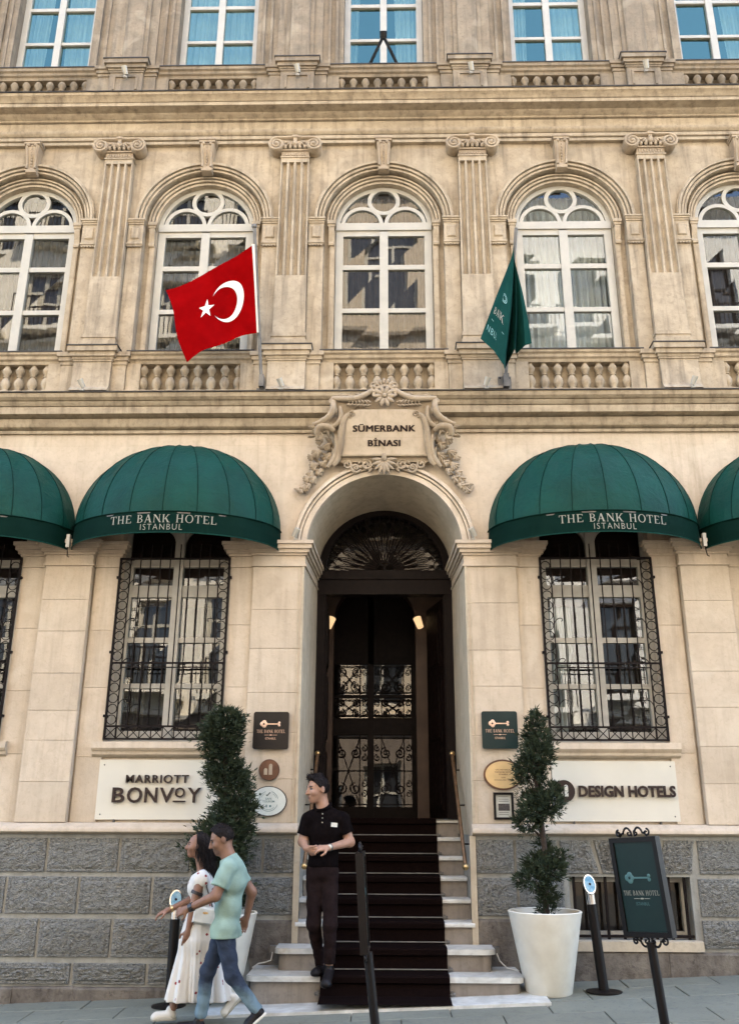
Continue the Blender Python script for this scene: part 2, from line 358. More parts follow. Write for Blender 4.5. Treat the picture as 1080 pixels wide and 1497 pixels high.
    def build(s, name, mat, parent=None, smooth=None, recalc=True):
        off = world_loc(parent) if parent else Vector((0, 0, 0))
        if off.length > 0: s.v = [(x - off.x, y - off.y, z - off.z) for x, y, z in s.v]
        o = bpy.data.objects.new(name, s.mesh(name, mat, smooth, recalc)); COL.objects.link(o)
        o.parent = parent; return o
def world_loc(o):
    l = Vector((0, 0, 0))
    while o: l = l + o.location; o = o.parent
    return l
def tag(o, label=None, cat=None, group=None, kind=None):
    if label: o['label'] = label
    if cat: o['category'] = cat
    if group: o['group'] = group
    if kind: o['kind'] = kind
    return o
def thing(name, label, cat, loc=(0, 0, 0), group=None):
    o = bpy.data.objects.new(name, None); COL.objects.link(o); o.location = loc; o.empty_display_size = 0.1
    return tag(o, label, cat, group)
def link_mesh(name, me, parent=None, loc=(0, 0, 0), rot=None, scale=None):
    o = bpy.data.objects.new(name, me); COL.objects.link(o); o.parent = parent
    o.location = Vector(loc) - (world_loc(parent) if parent else Vector((0, 0, 0)))
    if rot: o.rotation_euler = rot
    if scale: o.scale = scale
    return o
def text_mb(body, size, bold=0.0, sx=1.0, spacing=1.0, align='CENTER', extr=0.0, res=3):
    # letters in the x-z plane, facing -y, as an MB
    cu = bpy.data.curves.new('lettering', 'FONT'); cu.body = body; cu.size = size; cu.align_x = align; cu.align_y = 'CENTER'
    cu.space_character = spacing; cu.offset = bold; cu.extrude = extr; cu.resolution_u = res
    o = bpy.data.objects.new('lettering', cu); COL.objects.link(o)
    dg = bpy.context.evaluated_depsgraph_get(); me = bpy.data.meshes.new_from_object(o.evaluated_get(dg))
    mb = MB(); mb.v = [(v.co.x * sx, -v.co.z, v.co.y) for v in me.vertices]; mb.f = [tuple(p.vertices) for p in me.polygons]
    bpy.data.objects.remove(o); bpy.data.curves.remove(cu); bpy.data.meshes.remove(me)
    return mb
def shift(mb, x=0, y=0, z=0): mb.v = [(a + x, b + y, c + z) for a, b, c in mb.v]; return mb
# a small serif alphabet, cap height 1, drawn as flat strokes (x,z)
def serif_glyph(ch):
    P = []; T, t, sl, st = 0.12, 0.055, 0.07, 0.045
    def rc(x0, x1, z0, z1): P.append([(x0, z0), (x1, z0), (x1, z1), (x0, z1)])
    def stem(x, w=T, top=True, bot=True):
        rc(x, x + w, 0, 1)
        if bot: rc(x - sl, x + w + sl, 0, st)
        if top: rc(x - sl, x + w + sl, 1 - st, 1)
    def diag(x0, z0, x1, z1, w): P.append([(x0, z0), (x0 + w, z0), (x1 + w, z1), (x1, z1)])
    def bowl(cx, cz, rx, rz, wi, a0, a1, n=12):
        for i in range(n):
            a, b = a0 + (a1 - a0) * i / n, a0 + (a1 - a0) * (i + 1) / n
            P.append([(cx + rx * math.cos(a), cz + rz * math.sin(a)), (cx + rx * math.cos(b), cz + rz * math.sin(b)),
                      (cx + (rx - wi) * math.cos(b), cz + (rz - t) * math.sin(b)), (cx + (rx - wi) * math.cos(a), cz + (rz - t) * math.sin(a))])
    h = math.pi / 2
    if ch == 'T': stem(0.30, top=False); rc(0, 0.75, 1 - t, 1); rc(0, 0.05, 0.76, 1); rc(0.70, 0.75, 0.76, 1); w = 0.75
    elif ch == 'H': stem(0.07); stem(0.60); rc(0.2, 0.62, 0.47, 0.47 + t); w = 0.84
    elif ch == 'E': stem(0.07); rc(0.1, 0.62, 1 - t, 1); rc(0.1, 0.66, 0, t); rc(0.1, 0.5, 0.48, 0.48 + t); rc(0.57, 0.62, 0.78, 1); rc(0.61, 0.66, 0, 0.24); w = 0.68
    elif ch == 'L': stem(0.07); rc(0.1, 0.62, 0, t); rc(0.57, 0.62, 0, 0.26); w = 0.64
    elif ch == 'I': stem(0.07); w = 0.3
    elif ch == 'N': stem(0.07, t, True, True); stem(0.66, t, True, False); diag(0.70, 0, 0.05, 1, 0.17); w = 0.84
    elif ch == 'A': diag(0.06, 0, 0.36, 1, 0.07); diag(0.60, 0, 0.33, 1, 0.16); rc(0.2, 0.6, 0.3, 0.3 + t); rc(0, 0.2, 0, st); rc(0.54, 0.84, 0, st); w = 0.84
    elif ch == 'K': stem(0.07); diag(0.2, 0.40, 0.62, 1, 0.09); diag(0.58, 0, 0.28, 0.56, 0.17); rc(0.52, 0.84, 0, st); rc(0.55, 0.8, 1 - st, 1); w = 0.84
    elif ch == 'O': bowl(0.43, 0.5, 0.43, 0.52, T, 0, 2 * math.pi, 22); w = 0.86
    elif ch == 'B': stem(0.07); bowl(0.28, 0.745, 0.30, 0.255, T, -h, h, 9); bowl(0.28, 0.265, 0.36, 0.265, T, -h, h, 9); rc(0.1, 0.29, 1 - t, 1); rc(0.1, 0.29, 0, t); rc(0.1, 0.29, 0.48, 0.48 + t); w = 0.68
    else: w = 0.35
    return P, w
def serif_text(body, h, gap=0.16, sub=1):
    mb = MB(); x = 0; polys = []
    for ch in body:
        P, w = serif_glyph(ch); polys += [[(x + a, b) for a, b in p] for p in P]; x += w + gap
    x -= gap
    for p in polys: mb.quad(*[((a - x / 2) * h, 0, (b - 0.5) * h) for a, b in p])
    return mb

# ================================================================ the street
def gz(x, y=0.0): return 0.02 + 0.042 * x + 0.03 * y
def gq(x, y, dz=0.0): return (x, y, gz(x, y) + dz)
street = MB(); street.quad(gq(-160, 160, -0.03), gq(160, 160, -0.03), gq(160, -160, -0.03), gq(-160, -160, -0.03))
tag(street.build('street', 'asphalt'), kind='structure')
pav = tag(MB().quad(gq(-9, 0.1, -0.022), gq(9, 0.1, -0.022), gq(9, -3.4, -0.022), gq(-9, -3.4, -0.022)).build('pavement', 'asphalt'), kind='structure')
pm = MB().cbox(-0.395, 0.395, -0.195, 0.195, 0, 0.02, 0).mesh('paver', 'paver')
bmk = bmesh.new(); bmesh.ops.create_cube(bmk, size=1.0)
for v in bmk.verts: v.co = Vector((v.co.x * 0.792, v.co.y * 0.392, v.co.z * 0.03))
bmesh.ops.bevel(bmk, geom=bmk.edges[:], offset=0.004, segments=1, affect='EDGES')
pm = bpy.data.meshes.new('paver'); bmk.to_mesh(pm); bmk.free(); pm.materials.append(MATS['paver'])
tilt = (math.atan(0.03), -math.atan(0.042), 0)
for r in range(8):
    y = -0.28 - 0.4 * r
    for c in range(-6, 7):
        x = c * 0.8 + (0.4 if r % 2 else 0.0) + 0.13
        o = link_mesh('paver', pm, pav, (x, y, gz(x, y) - 0.013 + random.uniform(-0.002, 0.002)), tilt)

# ================================================================ the hotel
H = thing('hotel_building', 'ornate beige stone hotel front with arched entrance, tall windows and balustrades', 'building', (0, 0, 0))
XW = 6.3
def wall_sheet(mb, x0, x1, z0, z1, y, ops):
    xs = x0
    for cx, hw, zb, zs, rad in sorted(ops):
        if cx - hw > xs: mb.quad((xs, y, z0), (cx - hw, y, z0), (cx - hw, y, z1), (xs, y, z1))
        if zb > z0: mb.quad((cx - hw, y, z0), (cx + hw, y, z0), (cx + hw, y, zb), (cx - hw, y, zb))
        if rad:
            n = 28
            for i in range(n):
                a, b = math.pi * (1 - i / n), math.pi * (1 - (i + 1) / n)
                xa, xb = cx + hw * math.cos(a), cx + hw * math.cos(b)
                mb.quad((xa, y, zs + rad * math.sin(a)), (xb, y, zs + rad * math.sin(b)), (xb, y, z1), (xa, y, z1))
        else: mb.quad((cx - hw, y, zs), (cx + hw, y, zs), (cx + hw, y, z1), (cx - hw, y, z1))
        xs = cx + hw
    if xs < x1: mb.quad((xs, y, z0), (x1, y, z0), (x1, y, z1), (xs, y, z1))
def reveal(mb, y0, y1, op, op2=None, bottom=True):
    (cx, hw, zb, zs, rad), (_, h2, zb2, zs2, r2) = op, (op2 or op)
    for s in (-1, 1): mb.quad((cx + s * hw, y0, zb), (cx + s * h2, y1, zb2), (cx + s * h2, y1, zs2), (cx + s * hw, y0, zs))
    if bottom: mb.quad((cx - hw, y0, zb), (cx + hw, y0, zb), (cx + h2, y1, zb2), (cx - h2, y1, zb2))
    n = 28
    if rad:
        for i in range(n):
            a, b = math.pi * i / n, math.pi * (i + 1) / n
            mb.quad((cx + hw * math.cos(a), y0, zs + rad * math.sin(a)), (cx + hw * math.cos(b), y0, zs + rad * math.sin(b)),
                    (cx + h2 * math.cos(b), y1, zs2 + r2 * math.sin(b)), (cx + h2 * math.cos(a), y1, zs2 + r2 * math.sin(a)))
    else: mb.quad((cx - hw, y0, zs), (cx + hw, y0, zs), (cx + h2, y1, zs2), (cx - h2, y1, zs2))
BAY = 2.22
def quirk(prof):            # a narrow undercut below each projecting fillet, as cut in real mouldings
    out = []
    for i, (y, z) in enumerate(prof):
        ny, nz = prof[(i + 1) % len(prof)]; py, pz = prof[i - 1]
        if ny < y - 0.008 and 0 <= nz - z < 0.026 and 0 < i and z - pz > 0.03 and abs(y - py) < 0.03: out += [(y, z - 0.013), (y + 0.024, z - 0.011), (y + 0.024, z - 0.001), (y, z)]
        else: out.append((y, z))
    return out
GW = (-4.49, -2.24, 2.24, 4.49)          # ground floor windows
UB = [k * BAY for k in (-2, -1, 0, 1, 2)]  # upper window axes
PIL = [(k + 0.5) * BAY for k in (-3, -2, -1, 0, 1, 2)]

# --- plinth
DW = 0.85                                 # half width of the entrance
bwin = (2.31, 0.57, 0.43, 0.973, 0)
mb = MB()
wall_sheet(mb, -XW, -DW, -1.2, 1.335, -0.10, []); wall_sheet(mb, DW, XW, -1.2, 1.335, -0.10, [bwin]); reveal(mb, -0.10, 0.12, bwin)
for s in (-1, 1): mb.quad((s * DW, -0.10, -1.2), (s * 0.80, 1.0, -1.2), (s * 0.80, 1.0, 1.335), (s * DW, -0.10, 1.335))
plinth = mb.build('plinth', 'plinth_mortar', H)
def rough_block(q, y=-0.10, mname='plinth_rough'):
    # q: four (x,z) corners bl, br, tr, tl; a drafted margin round a punched, slightly domed face
    b = MB(); nx, nz = 24, 11
    def P(u, v):
        a = [q[0][i] * (1 - u) * (1 - v) + q[1][i] * u * (1 - v) + q[2][i] * u * v + q[3][i] * (1 - u) * v for i in (0, 1)]
        return a
    w = max(0.1, q[1][0] - q[0][0]); h = max(0.1, q[2][1] - q[1][1]); mu, mv = 0.028 / w, 0.028 / h
    def ring(u0, v0, yy): return [(P(u, v)[0], yy, P(u, v)[1]) for u, v in ((u0, v0), (1 - u0, v0), (1 - u0, 1 - v0), (u0, 1 - v0))]
    r0, r1, r2, r3 = ring(0, 0, y), ring(0.004 / w, 0.004 / h, y - 0.020), ring(mu, mv, y - 0.022), ring(mu, mv, y - 0.020)
    b.add(r0 + r1, [(i, (i + 1) % 4, (i + 1) % 4 + 4, i + 4) for i in range(4)])
    b.add(r1 + r2, [(i, (i + 1) % 4, (i + 1) % 4 + 4, i + 4) for i in range(4)])
    vs = []
    for j in range(nz + 1):
        for i in range(nx + 1):
            u, v = mu + (1 - 2 * mu) * i / nx, mv + (1 - 2 * mv) * j / nz
            edge = i in (0, nx) or j in (0, nz)
            j_ = (0, 0) if edge else (random.uniform(-0.25, 0.25) / nx, random.uniform(-0.25, 0.25) / nz)
            x, z = P(u + j_[0] * (1 - 2 * mu), v + j_[1] * (1 - 2 * mv)); vs.append((x, y - 0.018 if edge else y - random.uniform(0.020, 0.040), z))
    b.add(vs, [(j * (nx + 1) + i, j * (nx + 1) + i + 1, (j + 1) * (nx + 1) + i + 1, (j + 1) * (nx + 1) + i) for j in range(nz) for i in range(nx)])
    return b.build('block', mname, plinth, smooth=45)
def block_row(xs, z0, z1, gap=0.026):
    for a, b_ in zip(xs, xs[1:]): rough_block([(a + gap / 2, z0), (b_ - gap / 2, z0), (b_ - gap / 2, z1), (a + gap / 2, z1)])
block_row([-5.35, -4.65, -3.95, -3.25, -2.55, -1.86, -1.42, -1.17, -0.855], 0.992, 1.298)
block_row([-5.0, -4.3, -3.605, -2.91, -2.21, -1.51, -0.855], 0.628, 0.95)
block_row([-4.65, -3.95, -3.255, -2.56, -1.86, -1.25], 0.258, 0.582)
block_row([-4.3, -3.6, -2.9, -2.2, -1.5], 0.03, 0.205)
block_row([0.855, 1.24, 1.655], 1.0, 1.298); block_row([2.965, 3.66, 4.36, 5.06], 1.0, 1.298)
vt = [1.655, 1.975, 2.205, 2.415, 2.645, 2.965]; vb = [1.70, 2.045, 2.235, 2.385, 2.575, 2.915]
for i in range(5):
    g = 0.018
    rough_block([(vb[i] + g, 1.0), (vb[i + 1] - g, 1.0), (vt[i + 1] - g, 1.298), (vt[i] + g, 1.298)])
block_row([0.855, 1.255, 1.70], 0.63, 0.957); block_row([2.935, 3.40, 4.1, 4.8], 0.63, 0.957)
block_row([2.935, 3.6, 4.3, 5.0], 0.362, 0.597)
mb = MB()                                  # rough footing course along the ground
for a, c, z, d in ((-XW, -4.1, 0.012, 0.05), (-4.097, -3.42, 0.008, 0.054), (-3.417, -2.86, 0.014, 0.048), (-2.857, -1.903, 0.010, 0.052), (-1.90, -1.253, 0.03, 0.028), (-1.25, -DW - 0.003, 0.58, 0.028), (DW + 0.003, 1.697, 0.60, 0.026), (1.70, 2.60, 0.335, 0.05), (2.603, 3.4, 0.33, 0.053), (3.403, XW, 0.337, 0.049)):
    MB().prof_x([(-0.10, z), (-0.10 - d * 0.8, z - 0.004), (-0.10 - d, z - 0.02), (-0.105 - d, -0.5), (-0.10, -0.5)], a, c).build('footing_stone', 'plinth_base', plinth)
MB().prof_x([(-0.10, 0.428), (-0.155, 0.420), (-0.160, 0.338), (-0.10, 0.338)], 1.70, 2.93).build('window_sill', 'stone_reveal', plinth)
# basement window behind bars
bw = MB()
bw.box(1.742, 1.80, 0.03, 0.09, 0.43, 0.97).box(2.82, 2.878, 0.03, 0.09, 0.43, 0.97).box(1.80, 2.82, 0.03, 0.09, 0.43, 0.49).box(1.80, 2.82, 0.03, 0.09, 0.92, 0.97)
bw.box(2.28, 2.34, 0.032, 0.088, 0.49, 0.92)
bwo = bw.build('basement_window', 'grey_paint', H)
MB().quad((1.80, 0.07, 0.49), (2.28, 0.07, 0.49), (2.28, 0.07, 0.92), (1.80, 0.07, 0.92)).build('pane', 'glass_dim', bwo)
MB().quad((2.34, 0.07, 0.49), (2.82, 0.07, 0.49), (2.82, 0.07, 0.92), (2.34, 0.07, 0.92)).build('pane', 'glass_dim', bwo)
MB().box(1.70, 2.92, 0.14, 0.5, 0.40, 1.0).build('curtain', 'curtain_brown', bwo)
for i in range(8):
    x = 1.79 + i * 0.149
    MB().box(x - 0.012, x + 0.012, -0.072, -0.048, 0.428, 0.973).build('bar', 'iron', bwo)
mb = MB().box(1.743, 2.877, -0.078, -0.042, 0.445, 0.468); mb.build('rail', 'iron', bwo)

# --- moulded band on the plinth
bandp = [(0.05, 1.44), (-0.075, 1.44), (-0.10, 1.432), (-0.125, 1.415), (-0.165, 1.40), (-0.178, 1.38), (-0.178, 1.358), (-0.16, 1.345), (-0.105, 1.332), (0.05, 1.332)]
mb = MB().prof_x(bandp, -XW, -DW + 0.012).prof_x(bandp, DW - 0.012, XW); mb.build('plinth_band', 'stone_ashlar', H, smooth=40)

# --- ground floor wall
ops = [(x, 0.595, 2.215, 4.72, 0) for x in GW] + [(0, DW, 1.0, 4.24, 0.84)]
mb = MB(); wall_sheet(mb, -XW, XW, 1.40, 5.63, 0.0, ops)
for x in GW: reveal(mb, 0.0, 0.25, (x, 0.595, 2.215, 4.72, 0))
mb.build('ground_floor_wall', 'stone_ground', H)
mb = MB(); reveal(mb, -0.055, 1.0, (0, DW, 1.335, 4.24, 0.84), (0, 0.79, 1.335, 4.26, 0.765), bottom=False)
for s in (-1, 1):
    mb.box(s * 0.862 - 0.012, s * 0.862 + 0.012, -0.072, -0.052, 1.44, 4.03)
    mb.box(s * 0.905 - 0.006, s * 0.905 + 0.006, -0.066, -0.052, 1.44, 4.03)
mb.build('entrance_reveal', 'stone_reveal', H, smooth=30)
def ashlar(x0, x1, yf, z0, z1, n, part):
    p = MB().box(x0 + 0.004, x1 - 0.004, yf + 0.008, 0.02, z0, z1).build(part, 'stone_ashlar', H)
    zs = [z0 + (z1 - z0) * i / n for i in range(n + 1)]; zs = [z0] + [z + random.uniform(-0.04, 0.04) for z in zs[1:-1]] + [z1]
    for a, b_ in zip(zs, zs[1:]):
        MB().cbox(x0, x1, yf - random.uniform(0, 0.0025), 0.015, a + 0.0012, b_ - 0.0012, 0.003).build('block', 'stone_ashlar', p)
    return p
def impost(mb, x0, x1, f, dz=0.0, yb=0.0, sides=(1, 1)):
    for z0, z1, o in ((4.03, 4.052, 0.02), (4.052, 4.15, 0.006), (4.15, 4.175, 0.025), (4.175, 4.215, 0.05), (4.215, 4.262, 0.075), (4.262, 4.30, 0.095)):
        mb.box(x0 - o * sides[0], x1 + o * sides[1], f - o, yb, z0 + dz, z1 + dz)
for x in GW:
    for a in (x - 0.855, x + 0.597):
        p = ashlar(a, a + 0.258, -0.03, 1.44, 4.03, 4, 'jamb_strip')
        mb = MB(); impost(mb, a, a + 0.258, -0.03, -0.0035); mb.build('impost', 'stone_ashlar', p)
for x in (-5.62, -3.365, 3.365, 5.62):
    p = ashlar(x - 0.25, x + 0.25, -0.10, 1.44, 4.03, 7, 'ground_pilaster'); mb = MB(); impost(mb, x - 0.25, x + 0.25, -0.10); mb.build('impost', 'stone_ashlar', p)
for s in (-1, 1):
    a, b_ = sorted((s * 0.872, s * 1.398)); p = ashlar(a, b_, -0.06, 1.44, 4.03, 6, 'entrance_pier')
    mb = MB(); impost(mb, a - (0.022 if s > 0 else 0), b_ + (0.022 if s < 0 else 0), -0.06)
    for z0, z1, o in ((4.03, 4.052, 0.02), (4.052, 4.15, 0.006), (4.15, 4.175, 0.025), (4.175, 4.215, 0.05), (4.215, 4.262, 0.075), (4.262, 4.30, 0.095)):
        x0, x1 = sorted((s * (0.85 - o), s * 0.868)); mb.add([(x0 if s > 0 else x1, 0.001, z0), (x1 if s > 0 else x0, 0.001, z0), (x1 if s > 0 else x0, 0.999, z0), (s * (0.795 - o * 0.8), 0.999, z0),
            (x0 if s > 0 else x1, 0.001, z1), (x1 if s > 0 else x0, 0.001, z1), (x1 if s > 0 else x0, 0.999, z1), (s * (0.795 - o * 0.8), 0.999, z1)],
            [(0, 3, 2, 1), (4, 5, 6, 7), (0, 1, 5, 4), (1, 2, 6, 5), (2, 3, 7, 6), (3, 0, 4, 7)])
    mb.build('impost', 'stone_ashlar', p)
MB().arch([(0.842, 0.03), (0.842, -0.055), (0.898, -0.055), (0.90, -0.035), (0.908, -0.035), (0.91, -0.07), (0.932, -0.072), (0.934, -0.045), (0.943, -0.045), (0.945, -0.092), (0.978, -0.092), (0.985, -0.075), (0.985, 0.03)], 0, 4.24, 0.06, math.pi - 0.06, 48).build('archivolt', 'stone_ground', H, smooth=30)
for x in GW:
    mb = MB().prof_x([(0.0, 2.214), (-0.10, 2.206), (-0.105, 2.145), (-0.085, 2.12), (-0.07, 2.115), (-0.065, 2.085), (-0.03, 2.06), (0.0, 2.055)], x - 0.69, x + 0.69); mb.build('window_sill', 'stone_ashlar', H, smooth=30)

# --- ground floor windows: frame > panes, blinds; wrought iron grille > nothing smaller than its bars
def ground_window(cx):
    f = MB(); y0, y1 = 0.13, 0.19
    for s in (-1, 1): f.box(cx + s * 0.545 - 0.05, cx + s * 0.545 + 0.05, y0, y1, 2.215, 4.15)
    f.box(cx - 0.05, cx + 0.05, y0 - 0.02, y1, 2.215, 4.5)
    for z0, z1 in ((2.216, 2.33), (2.765, 2.815), (3.245, 3.30), (3.74, 3.87), (4.075, 4.16)):
        for s in (-1, 1): a, b_ = sorted((cx + s * 0.05, cx + s * 0.495)); f.box(a, b_, y0 + 0.003, y1 - 0.003, z0, z1)
    for s in (-1, 1): f.box(cx + s * 0.57 - 0.024, cx + s * 0.57 + 0.024, y0, y1, 4.16, 4.71)
    for s in (-1, 1): f.arch([(0.20, y0), (0.25, y0), (0.25, y1), (0.20, y1)], cx + s * 0.25, 4.32, (math.pi * 0.5 if s > 0 else 0), (math.pi if s > 0 else math.pi * 0.5), 8)
    o = f.build('window', 'grey_paint', H)
    for z0, z1 in ((2.33, 2.765), (2.815, 3.245), (3.30, 3.74), (3.87, 4.075)):
        for s in (-1, 1):
            a, b_ = sorted((cx + s * 0.05, cx + s * 0.495)); MB().quad((a, 0.165, z0), (b_, 0.165, z0), (b_, 0.165 + random.uniform(-.004, .004), z1), (a, 0.165 + random.uniform(-.004, .004), z1)).build('pane', 'glass', o)
    MB().quad((cx - 0.55, 0.166, 4.16), (cx + 0.55, 0.166, 4.16), (cx + 0.55, 0.166, 4.71), (cx - 0.55, 0.166, 4.71)).build('fanlight_pane', 'glass_dim', o)
    for s in (-1, 1):                      # gathered side curtains, swept back
        c = MB(); k = 22; x_in = 0.34
        for i in range(k):
            rows = []
            for ii in (i, i + 1):
                u = ii / k; xe = 0.56 - u * x_in; yy = 0.34 + 0.03 * math.sin(u * 40)
                rows.append([(cx + s * (xe + (0.10 * u if zz < 3.0 else 0)), yy, zz) for zz in (2.25, 2.8, 3.2, 3.9)])
            for q in range(3): c.quad(rows[0][q], rows[1][q], rows[1][q + 1], rows[0][q + 1])
        c.build('curtain', 'curtain_white' if cx > 0 and s < 0 else 'curtain_brown', o)
    MB().box(cx - 0.58, cx + 0.58, 0.26, 0.27, 3.66, 4.7).build('blind', 'blind_brown', o)
    g = MB(); gy = -0.055
    def vb_(x, z0, z1, w=0.011): g.box(x - w / 2, x + w / 2, gy - w / 2, gy + w / 2, z0, z1)
    def hb(x0, x1, z, w=0.011): g.box(x0, x1, gy - w / 2 - 0.0015, gy + w / 2 + 0.0015, z - w / 2, z + w / 2)
    for s in (-1, 1): vb_(cx + s * 0.585, 2.225, 4.12, 0.022); vb_(cx + s * 0.475, 2.225, 4.14)
    for i in range(1, 9): vb_(cx - 0.475 + 0.95 * i / 9, 2.36, 4.28)
    for z in (2.235, 2.36, 3.0, 4.12): hb(cx - 0.595, cx + 0.595, z, 0.018)
    hb(cx - 0.475, cx + 0.475, 2.955)
    for s in (-1, 1):
        for i in range(16):
            g.arch([(0.043, gy - 0.004), (0.051, gy - 0.004), (0.051, gy + 0.004), (0.043, gy + 0.004)], cx + s * 0.53, 2.425 + i * 0.1075, 0, 2 * math.pi, 14, True)
        for i in range(4):                  # little side curls
            z = 2.55 + i * 0.42; g.tube([(cx + s * (0.475 - 0.045 * (1 - math.cos(t)) ), gy, z + 0.045 * math.sin(t) + 0.02 * t) for t in [k * 0.5 for k in range(9)]], 0.005, 5)
    for i in range(10):
        a, b_ = cx - 0.585 + 1.17 * i / 10, cx - 0.585 + 1.17 * (i + 1) / 10
        g.bar((a, gy, 2.24), (b_, gy, 2.355), 0.008); g.bar((b_, gy + 0.002, 2.24), (a, gy + 0.002, 2.355), 0.008)
        if i: vb_(a, 2.235, 2.36, 0.010)
    for s in (-1, 1):
        for z in (2.45, 3.1, 3.9): g.box(min(cx + s * 0.585, cx + s * 0.615), max(cx + s * 0.585, cx + s * 0.615), gy - 0.01, 0.03, z, z + 0.025)
    g.build('window_grille', 'iron', H)
for x in GW: ground_window(x)

# --- first cornice
corn = [(0.03, 5.60), (-0.035, 5.60), (-0.04, 5.645), (-0.075, 5.665), (-0.095, 5.70), (-0.10, 5.765), (-0.19, 5.775), (-0.20, 5.865), (-0.215, 5.88), (-0.235, 5.92), (-0.27, 5.945), (-0.285, 5.985), (-0.28, 5.992), (0.03, 6.02)]
MB().prof_x(quirk(corn), -XW, XW).build('cornice', 'stone_upper', H, smooth=28)
MB().prof_x([(-0.30, 5.990), (-0.302, 6.0015), (0.02, 6.03), (0.02, 6.022)], -XW - 0.01, XW + 0.01).build('cornice_flashing', 'lead', H)

# --- first floor wall, recessed arches, windows
ops1 = [(x, 0.735, 6.57, 8.47, 0.735) for x in UB]; ops1b = [(x, 0.60, 6.5, 8.47, 0.60) for x in UB]
mb = MB(); wall_sheet(mb, -XW, XW, 6.0, 9.64, 0.0, ops1)
for o_ in ops1: reveal(mb, 0.0, 0.10, o_, bottom=False)
for (x, *_), o_ in zip(ops1, ops1b):
    wall_sheet(mb, x - 0.74, x + 0.74, 6.4, 9.25, 0.10, [o_]); reveal(mb, 0.10, 0.26, o_)
mb.build('first_floor_wall', 'stone_upper', H)
BAL = [(0.030, 0.0), (0.052, 0.0), (0.052, 0.03), (0.032, 0.035), (0.030, 0.05), (0.046, 0.075), (0.056, 0.11), (0.050, 0.15), (0.030, 0.185), (0.024, 0.20), (0.036, 0.205), (0.036, 0.215),
       (0.024, 0.22), (0.032, 0.24), (0.048, 0.265), (0.054, 0.285), (0.044, 0.31), (0.028, 0.335), (0.026, 0.345), (0.050, 0.355), (0.052, 0.385)]
bal_me = MB().lathe([(r, z) for r, z in BAL], 0, 0, 0, 12).mesh('baluster', 'stone_upper', smooth=40)
bal_me_t = MB().lathe([(r, z * 1.13) for r, z in BAL], 0, 0, 0, 12).mesh('baluster', 'stone_top', smooth=40)
def balustrade(cx, z0, zr0, zr1, mat_, me, top=False):
    b = MB()
    b.prof_x([(0.0, z0), (-0.17, z0), (-0.17, z0 + 0.045), (-0.15, z0 + 0.055), (0.0, z0 + 0.055)], cx - 0.735, cx + 0.735)
    b.prof_x([(0.0, zr0), (-0.115, zr0), (-0.125, zr0 + 0.035), (-0.15, zr0 + 0.05), (-0.155, zr0 + 0.085), (-0.18, zr0 + 0.10), (-0.185, zr1 - 0.01), (0.0, zr1 - 0.01)], cx - 0.735, cx + 0.735)
    for s in (-1, 1): a, c = sorted((cx + s * 0.575, cx + s * 0.735)); b.box(a, c, -0.13, 0.0, z0 + 0.055, zr0)
    o = b.build('balustrade', mat_, H)
    for i in range(8):
        x = cx - 0.546 + i * 0.156
        link_mesh('baluster', me, o, (x, -0.068, z0 + 0.054))
    MB().box(cx - 0.736, cx + 0.736, -0.195, 0.1, zr1 - 0.0095, zr1 + 0.004).build('rail_flashing', 'lead', o)
    return o
def pedestal(cx, z0, zt, mat_, top=False):
    b = MB()
    b.prof_x([(0.0, z0), (-0.27, z0), (-0.262, z0 + 0.02), (-0.23, z0 + 0.05), (-0.21, z0 + 0.10), (-0.205, zt - 0.18), (0.0, zt - 0.18)], cx - 0.215, cx + 0.215)
    for z0_, z1_, o in ((zt - 0.18, zt - 0.155, 0.012), (zt - 0.155, zt - 0.125, 0.022), (zt - 0.125, zt - 0.07, 0.045), (zt - 0.07, zt - 0.008, 0.07)):
        b.box(cx - 0.215 - o, cx + 0.215 + o, -0.205 - o, 0.0, z0_, z1_)
    if top:
        for x0, x1, a, c in ((-0.16, -0.13, 0.07, 0.30), (0.13, 0.16, 0.07, 0.30), (-0.13, 0.13, 0.27, 0.30)): b.box(cx + x0, cx + x1, -0.222, -0.2, z0 + a + 0.1, z0 + c + 0.1)
    for s in (-1, 1):
        a, c = sorted((cx + s * 0.217, cx + s * 0.372)); b.box(a, c, -0.16, 0.0, z0, zt - 0.20)
        for z0_, z1_, o in ((zt - 0.20, zt - 0.155, 0.012), (zt - 0.155, zt - 0.105, 0.03), (zt - 0.105, zt - 0.052, 0.05)):
            a, c = sorted((cx + s * 0.217, cx + s * (0.372 + o))); b.box(a, c, -0.16 - o, 0.0, z0_, z1_)
    o = b.build('pedestal', mat_, H, smooth=25)
    MB().box(cx - 0.295, cx + 0.295, -0.285, 0.05, zt - 0.007, zt + 0.006).build('cap_flashing', 'lead', o)
    return o
for x in UB: balustrade(x, 6.03, 6.435, 6.57, 'stone_upper', bal_me)
for x in PIL: pedestal(x, 6.03, 6.60, 'stone_upper')
